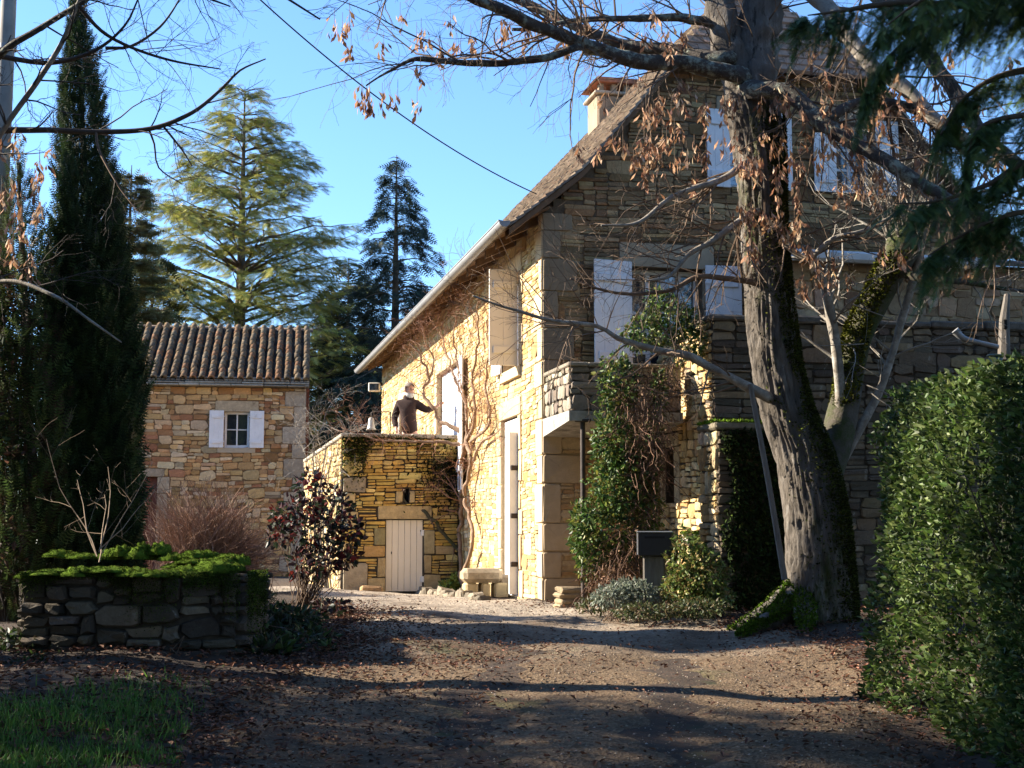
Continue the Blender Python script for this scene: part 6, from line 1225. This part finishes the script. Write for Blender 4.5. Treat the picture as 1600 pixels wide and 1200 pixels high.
# ------------------------------------------------------------------ the person on the terrace
def skinned(chains, sub=2):
    """chains: list of [(x,y,z,rx,ry)...]; the first vertex of the first chain is the root; points repeated exactly are shared"""
    vid = {}; V = []; E = []; Rd = []
    for ch in chains:
        prev = None
        for (x, y, z, rx, ry) in ch:
            k = (round(x, 4), round(y, 4), round(z, 4))
            if k not in vid: vid[k] = len(V); V.append((x, y, z)); Rd.append((rx, ry))
            if prev is not None and prev != vid[k]: E.append((prev, vid[k]))
            prev = vid[k]
    me = bpy.data.meshes.new('skin'); me.from_pydata(V, E, []); o = bpy.data.objects.new('skin', me); COL.objects.link(o); o.modifiers.new('s', 'SKIN'); o.modifiers['s'].use_smooth_shade = True
    for i, d in enumerate(me.skin_vertices[0].data): d.radius = Rd[i]; d.use_root = (i == 0)
    ss = o.modifiers.new('u', 'SUBSURF'); ss.levels = sub; ss.render_levels = sub
    dg = bpy.context.evaluated_depsgraph_get(); ev = o.evaluated_get(dg); m2 = ev.to_mesh(); V = np.array([v.co[:] for v in m2.vertices]); F = [list(p.vertices) for p in m2.polygons]; ev.to_mesh_clear(); bpy.data.objects.remove(o); bpy.data.meshes.remove(me)
    f3 = np.array([f for f in F if len(f) == 3], int).reshape(-1, 3); f4 = np.array([f for f in F if len(f) == 4], int).reshape(-1, 4); return V, [f for f in (f3, f4) if len(f)]
MY = float(HW(0, TFR, 0)[1]) + .95; mo = at(641, 683, MY); fl = TFL + HZ
man = thing('person', 'bearded person in a dark brown pullover leaning on the terrace wall with one arm out', 'person', (mo[0], MY, fl)); K = 1 / ppm(MY)
def mp_(px, py, dy=0.): p = at(px, py, MY); return np.array([p[0] - mo[0], dy, p[2] - fl])
def J(px, py, dy, rx, ry=None): p = mp_(px, py, dy); return (p[0], p[1], p[2], rx, ry or rx)
hips = J(641, 681, 0, .165, .13); waist = J(640, 668, .0, .175, .14); chest = J(637, 645, .0, .185, .14); upch = J(637, 630.5, .01, .14, .11); neck = J(638, 623.5, .0, .062, .066); neck2 = J(639.5, 617, -.01, .058, .065)
shR = J(623.5, 631.5, .0, .078); elR = J(615.5, 653, .05, .060); wrR = J(620, 671, -.10, .043); shL = J(651, 631.5, .0, .078); elL = J(668, 642, -.10, .062); wrL = J(681, 636.5, -.06, .044)
zh = hips[2]
def fingers(w, d, sidev, up):
    out = []; d = unit(np.array(d, float)); s = unit(np.array(sidev, float)); u = unit(np.array(up, float)); w = np.array(w)
    for k, l in enumerate((.085, .095, .09, .07)):
        b = w + d * .085 + s * (.03 - .02 * k); out.append([tuple(b) + (.0095, .0095), tuple(b + d * l * .45 - u * .008) + (.009, .009), tuple(b + d * l * .8 - u * .028) + (.008, .008), tuple(b + d * l * .95 - u * .045) + (.0065, .0065)])
    b = w + d * .03 + s * .035; out.append([tuple(b) + (.011, .011), tuple(b + d * .03 + s * .03 - u * .01) + (.010, .010), tuple(b + d * .06 + s * .04 - u * .025) + (.008, .008)]); return out
hR = np.array(wrR[:3]); hL = np.array(wrL[:3]); dR = np.array([.12, -.35, -.55]); dL = np.array([.85, -.15, .45])
palmR = tuple(hR + unit(dR) * .085) + (.036, .020); palmL = tuple(hL + unit(dL) * .085) + (.036, .020)
hd0 = J(639.5, 611, -.015, .074, .088); hd1 = J(639.5, 604.5, .0, .072, .085); hd2 = J(639, 600.5, .005, .05, .06)
legL = (hips[0] + .10, .0, zh - .10, .10, .11); legR = (hips[0] - .10, .0, zh - .10, .10, .11)
body_ch = [[tuple(hips[:3]) + (.12, .10), tuple(waist[:3]) + (.13, .10), tuple(chest[:3]) + (.14, .10), tuple(upch[:3]) + (.11, .08), neck, neck2, hd0, hd1, hd2], [tuple(upch[:3]) + (.11, .08), tuple(shR[:3]) + (.06, .06), tuple(elR[:3]) + (.043, .043), wrR[:3] + (.030, .026), palmR], [tuple(upch[:3]) + (.11, .08), tuple(shL[:3]) + (.06, .06), tuple(elL[:3]) + (.043, .043), wrL[:3] + (.030, .026), palmL],
    [tuple(hips[:3]) + (.12, .10), legL[:3] + (.08, .08), (legL[0] + .02, -.02, .48, .055, .055), (legL[0] + .02, .02, .09, .038, .038), (legL[0] + .03, -.13, .04, .035, .03)], [tuple(hips[:3]) + (.12, .10), legR[:3] + (.08, .08), (legR[0] - .02, -.02, .48, .055, .055), (legR[0] - .02, .02, .09, .038, .038), (legR[0] - .03, -.13, .04, .035, .03)]]
mb = MB(); V, F = skinned(body_ch)
for f in F: pass
mb.add(V, F); hc = np.array(hd0[:3]); fwd = unit(np.array([.62, -.78, -.12])); sd_ = unit(np.cross(fwd, [0, 0, 1.])); upv = np.cross(sd_, fwd)
nose = hc + fwd * .082 + upv * .012; V, F = skinned([[tuple(nose - fwd * .03 + upv * .03) + (.011, .011), tuple(nose + fwd * .012) + (.013, .013), tuple(nose + fwd * .016 - upv * .014) + (.012, .012)]], 1); mb.add(V, F)
for s in (-1, 1):
    e = hc + sd_ * s * .078 - fwd * .012 + upv * .008; V, F = skinned([[tuple(e - upv * .025) + (.011, .016), tuple(e) + (.012, .020), tuple(e + upv * .025) + (.012, .018)]], 1); mb.add(V, F)
for ch in fingers(hR, dR, [.8, -.2, .0], [0, -.8, .5]) + fingers(hL, dL, [0, -.6, .6], [.2, -.8, .3]): V, F = skinned([ch], 1); mb.add(V, F)
mb.build('body', M('skin', (.52, .29, .20), var=.08, rough=.55), man, True)
sw = MB(); V, F = skinned([[hips[:3] + (.165, .135), waist, chest, upch, tuple(neck[:3]) + (.075, .075)], [upch, shR, elR, tuple(hR + unit(np.array(elR[:3]) - hR) * .02) + (.044, .044)], [upch, shL, elL, tuple(hL + unit(np.array(elL[:3]) - hL) * .02) + (.044, .044)]]); sw.add(V, F); knit = M('dark brown knit', (.040, .022, .018), var=.25, scale=60, rough=.95, bump=.3, bscale=220); pull = sw.build('pullover', knit, man, True)
cl_ = MB(); c0_ = np.array(neck[:3]); th = np.linspace(0, 2 * math.pi, 24, endpoint=False); rings = [(.070, -.015), (.078, .02), (.074, .055), (.066, .05)]; V = np.array([[c0_[0] + rr * math.cos(t), c0_[1] + rr * .95 * math.sin(t), c0_[2] + h - .02 * (math.cos(t - 5.3) > .6)] for rr, h in rings for t in th]); k = np.arange(24); F = np.vstack([np.c_[k + i * 24, (k + 1) % 24 + i * 24, (k + 1) % 24 + (i + 1) * 24, k + (i + 1) * 24] for i in range(3)]); cl_.add(V, F); cl_.build('collar', knit, man, True)
tr = MB(); V, F = skinned([[tuple(hips[:3]) + (.158, .125), legL[:3] + (.10, .105), (legL[0] + .02, -.02, .48, .075, .075), (legL[0] + .02, .02, .10, .065, .065)], [tuple(hips[:3]) + (.158, .125), legR[:3] + (.10, .105), (legR[0] - .02, -.02, .48, .075, .075), (legR[0] - .02, .02, .10, .065, .065)]]); tr.add(V, F); tr.build('trousers', M('grey trousers', (.11, .095, .08), var=.15, rough=.9), man, True)
def shell(c, rad, keep, name, mat, jit=.004, nu=28, nv=18):
    V = []; F = []
    for j in range(nv + 1):
        for i in range(nu):
            t = 2 * math.pi * i / nu; q = math.pi * j / nv; d = sd_ * math.cos(t) * math.sin(q) + fwd * math.sin(t) * math.sin(q) + upv * math.cos(q); V.append(np.array(c) + (sd_ * (d @ sd_) * rad[0] + fwd * (d @ fwd) * rad[1] + upv * (d @ upv) * rad[2]) * (1 + .05 * mnoise.noise(Vector(d * 6))))
    for j in range(nv):
        for i in range(nu):
            t = 2 * math.pi * (i + .5) / nu; q = math.pi * (j + .5) / nv; d = (math.cos(t) * math.sin(q), math.sin(t) * math.sin(q), math.cos(q))
            if keep(d): F.append([j * nu + i, j * nu + (i + 1) % nu, (j + 1) * nu + (i + 1) % nu, (j + 1) * nu + i])
    m = MB(); m.add(np.array(V), np.array(F)); m.build(name, mat, man, True)
grey = M('grey hair', (.24, .20, .17), var=.3, scale=60, rough=.8, bump=.5, bscale=160)
shell(hc + upv * .04, (.085, .10, .10), lambda d: d[2] > .35 and d[1] < .75 or (d[1] < -.05 and d[2] > -.55), 'hair', grey)
shell(hc + fwd * .012 - upv * .045, (.074, .088, .085), lambda d: d[2] < .15 and d[1] > -.1, 'beard', M('white beard', (.60, .56, .50), var=.3, scale=60, rough=.85, bump=.5, bscale=160))
for s in (-1, 1):
    e = hc + fwd * .084 + sd_ * s * .032 + upv * .028; m = MB(); V, F = skinned([[tuple(e - sd_ * .006) + (.008, .008), tuple(e + sd_ * .006) + (.008, .008)]], 1); m.add(V, F); m.build('eye', MT['darkmetal'], man, True)
m = MB(); e = hc + fwd * .097 + upv * .028
for s in (-1, 1): tube(m, [e + sd_ * (s * .032 + .022 * math.cos(t)) + upv * .018 * math.sin(t) for t in np.linspace(0, 6.283, 13)], .002, 4, cap=False); tube(m, [e + sd_ * s * .056, hc + sd_ * s * .08 + upv * .03], .002, 4)
m.build('glasses', MT['iron'], man)
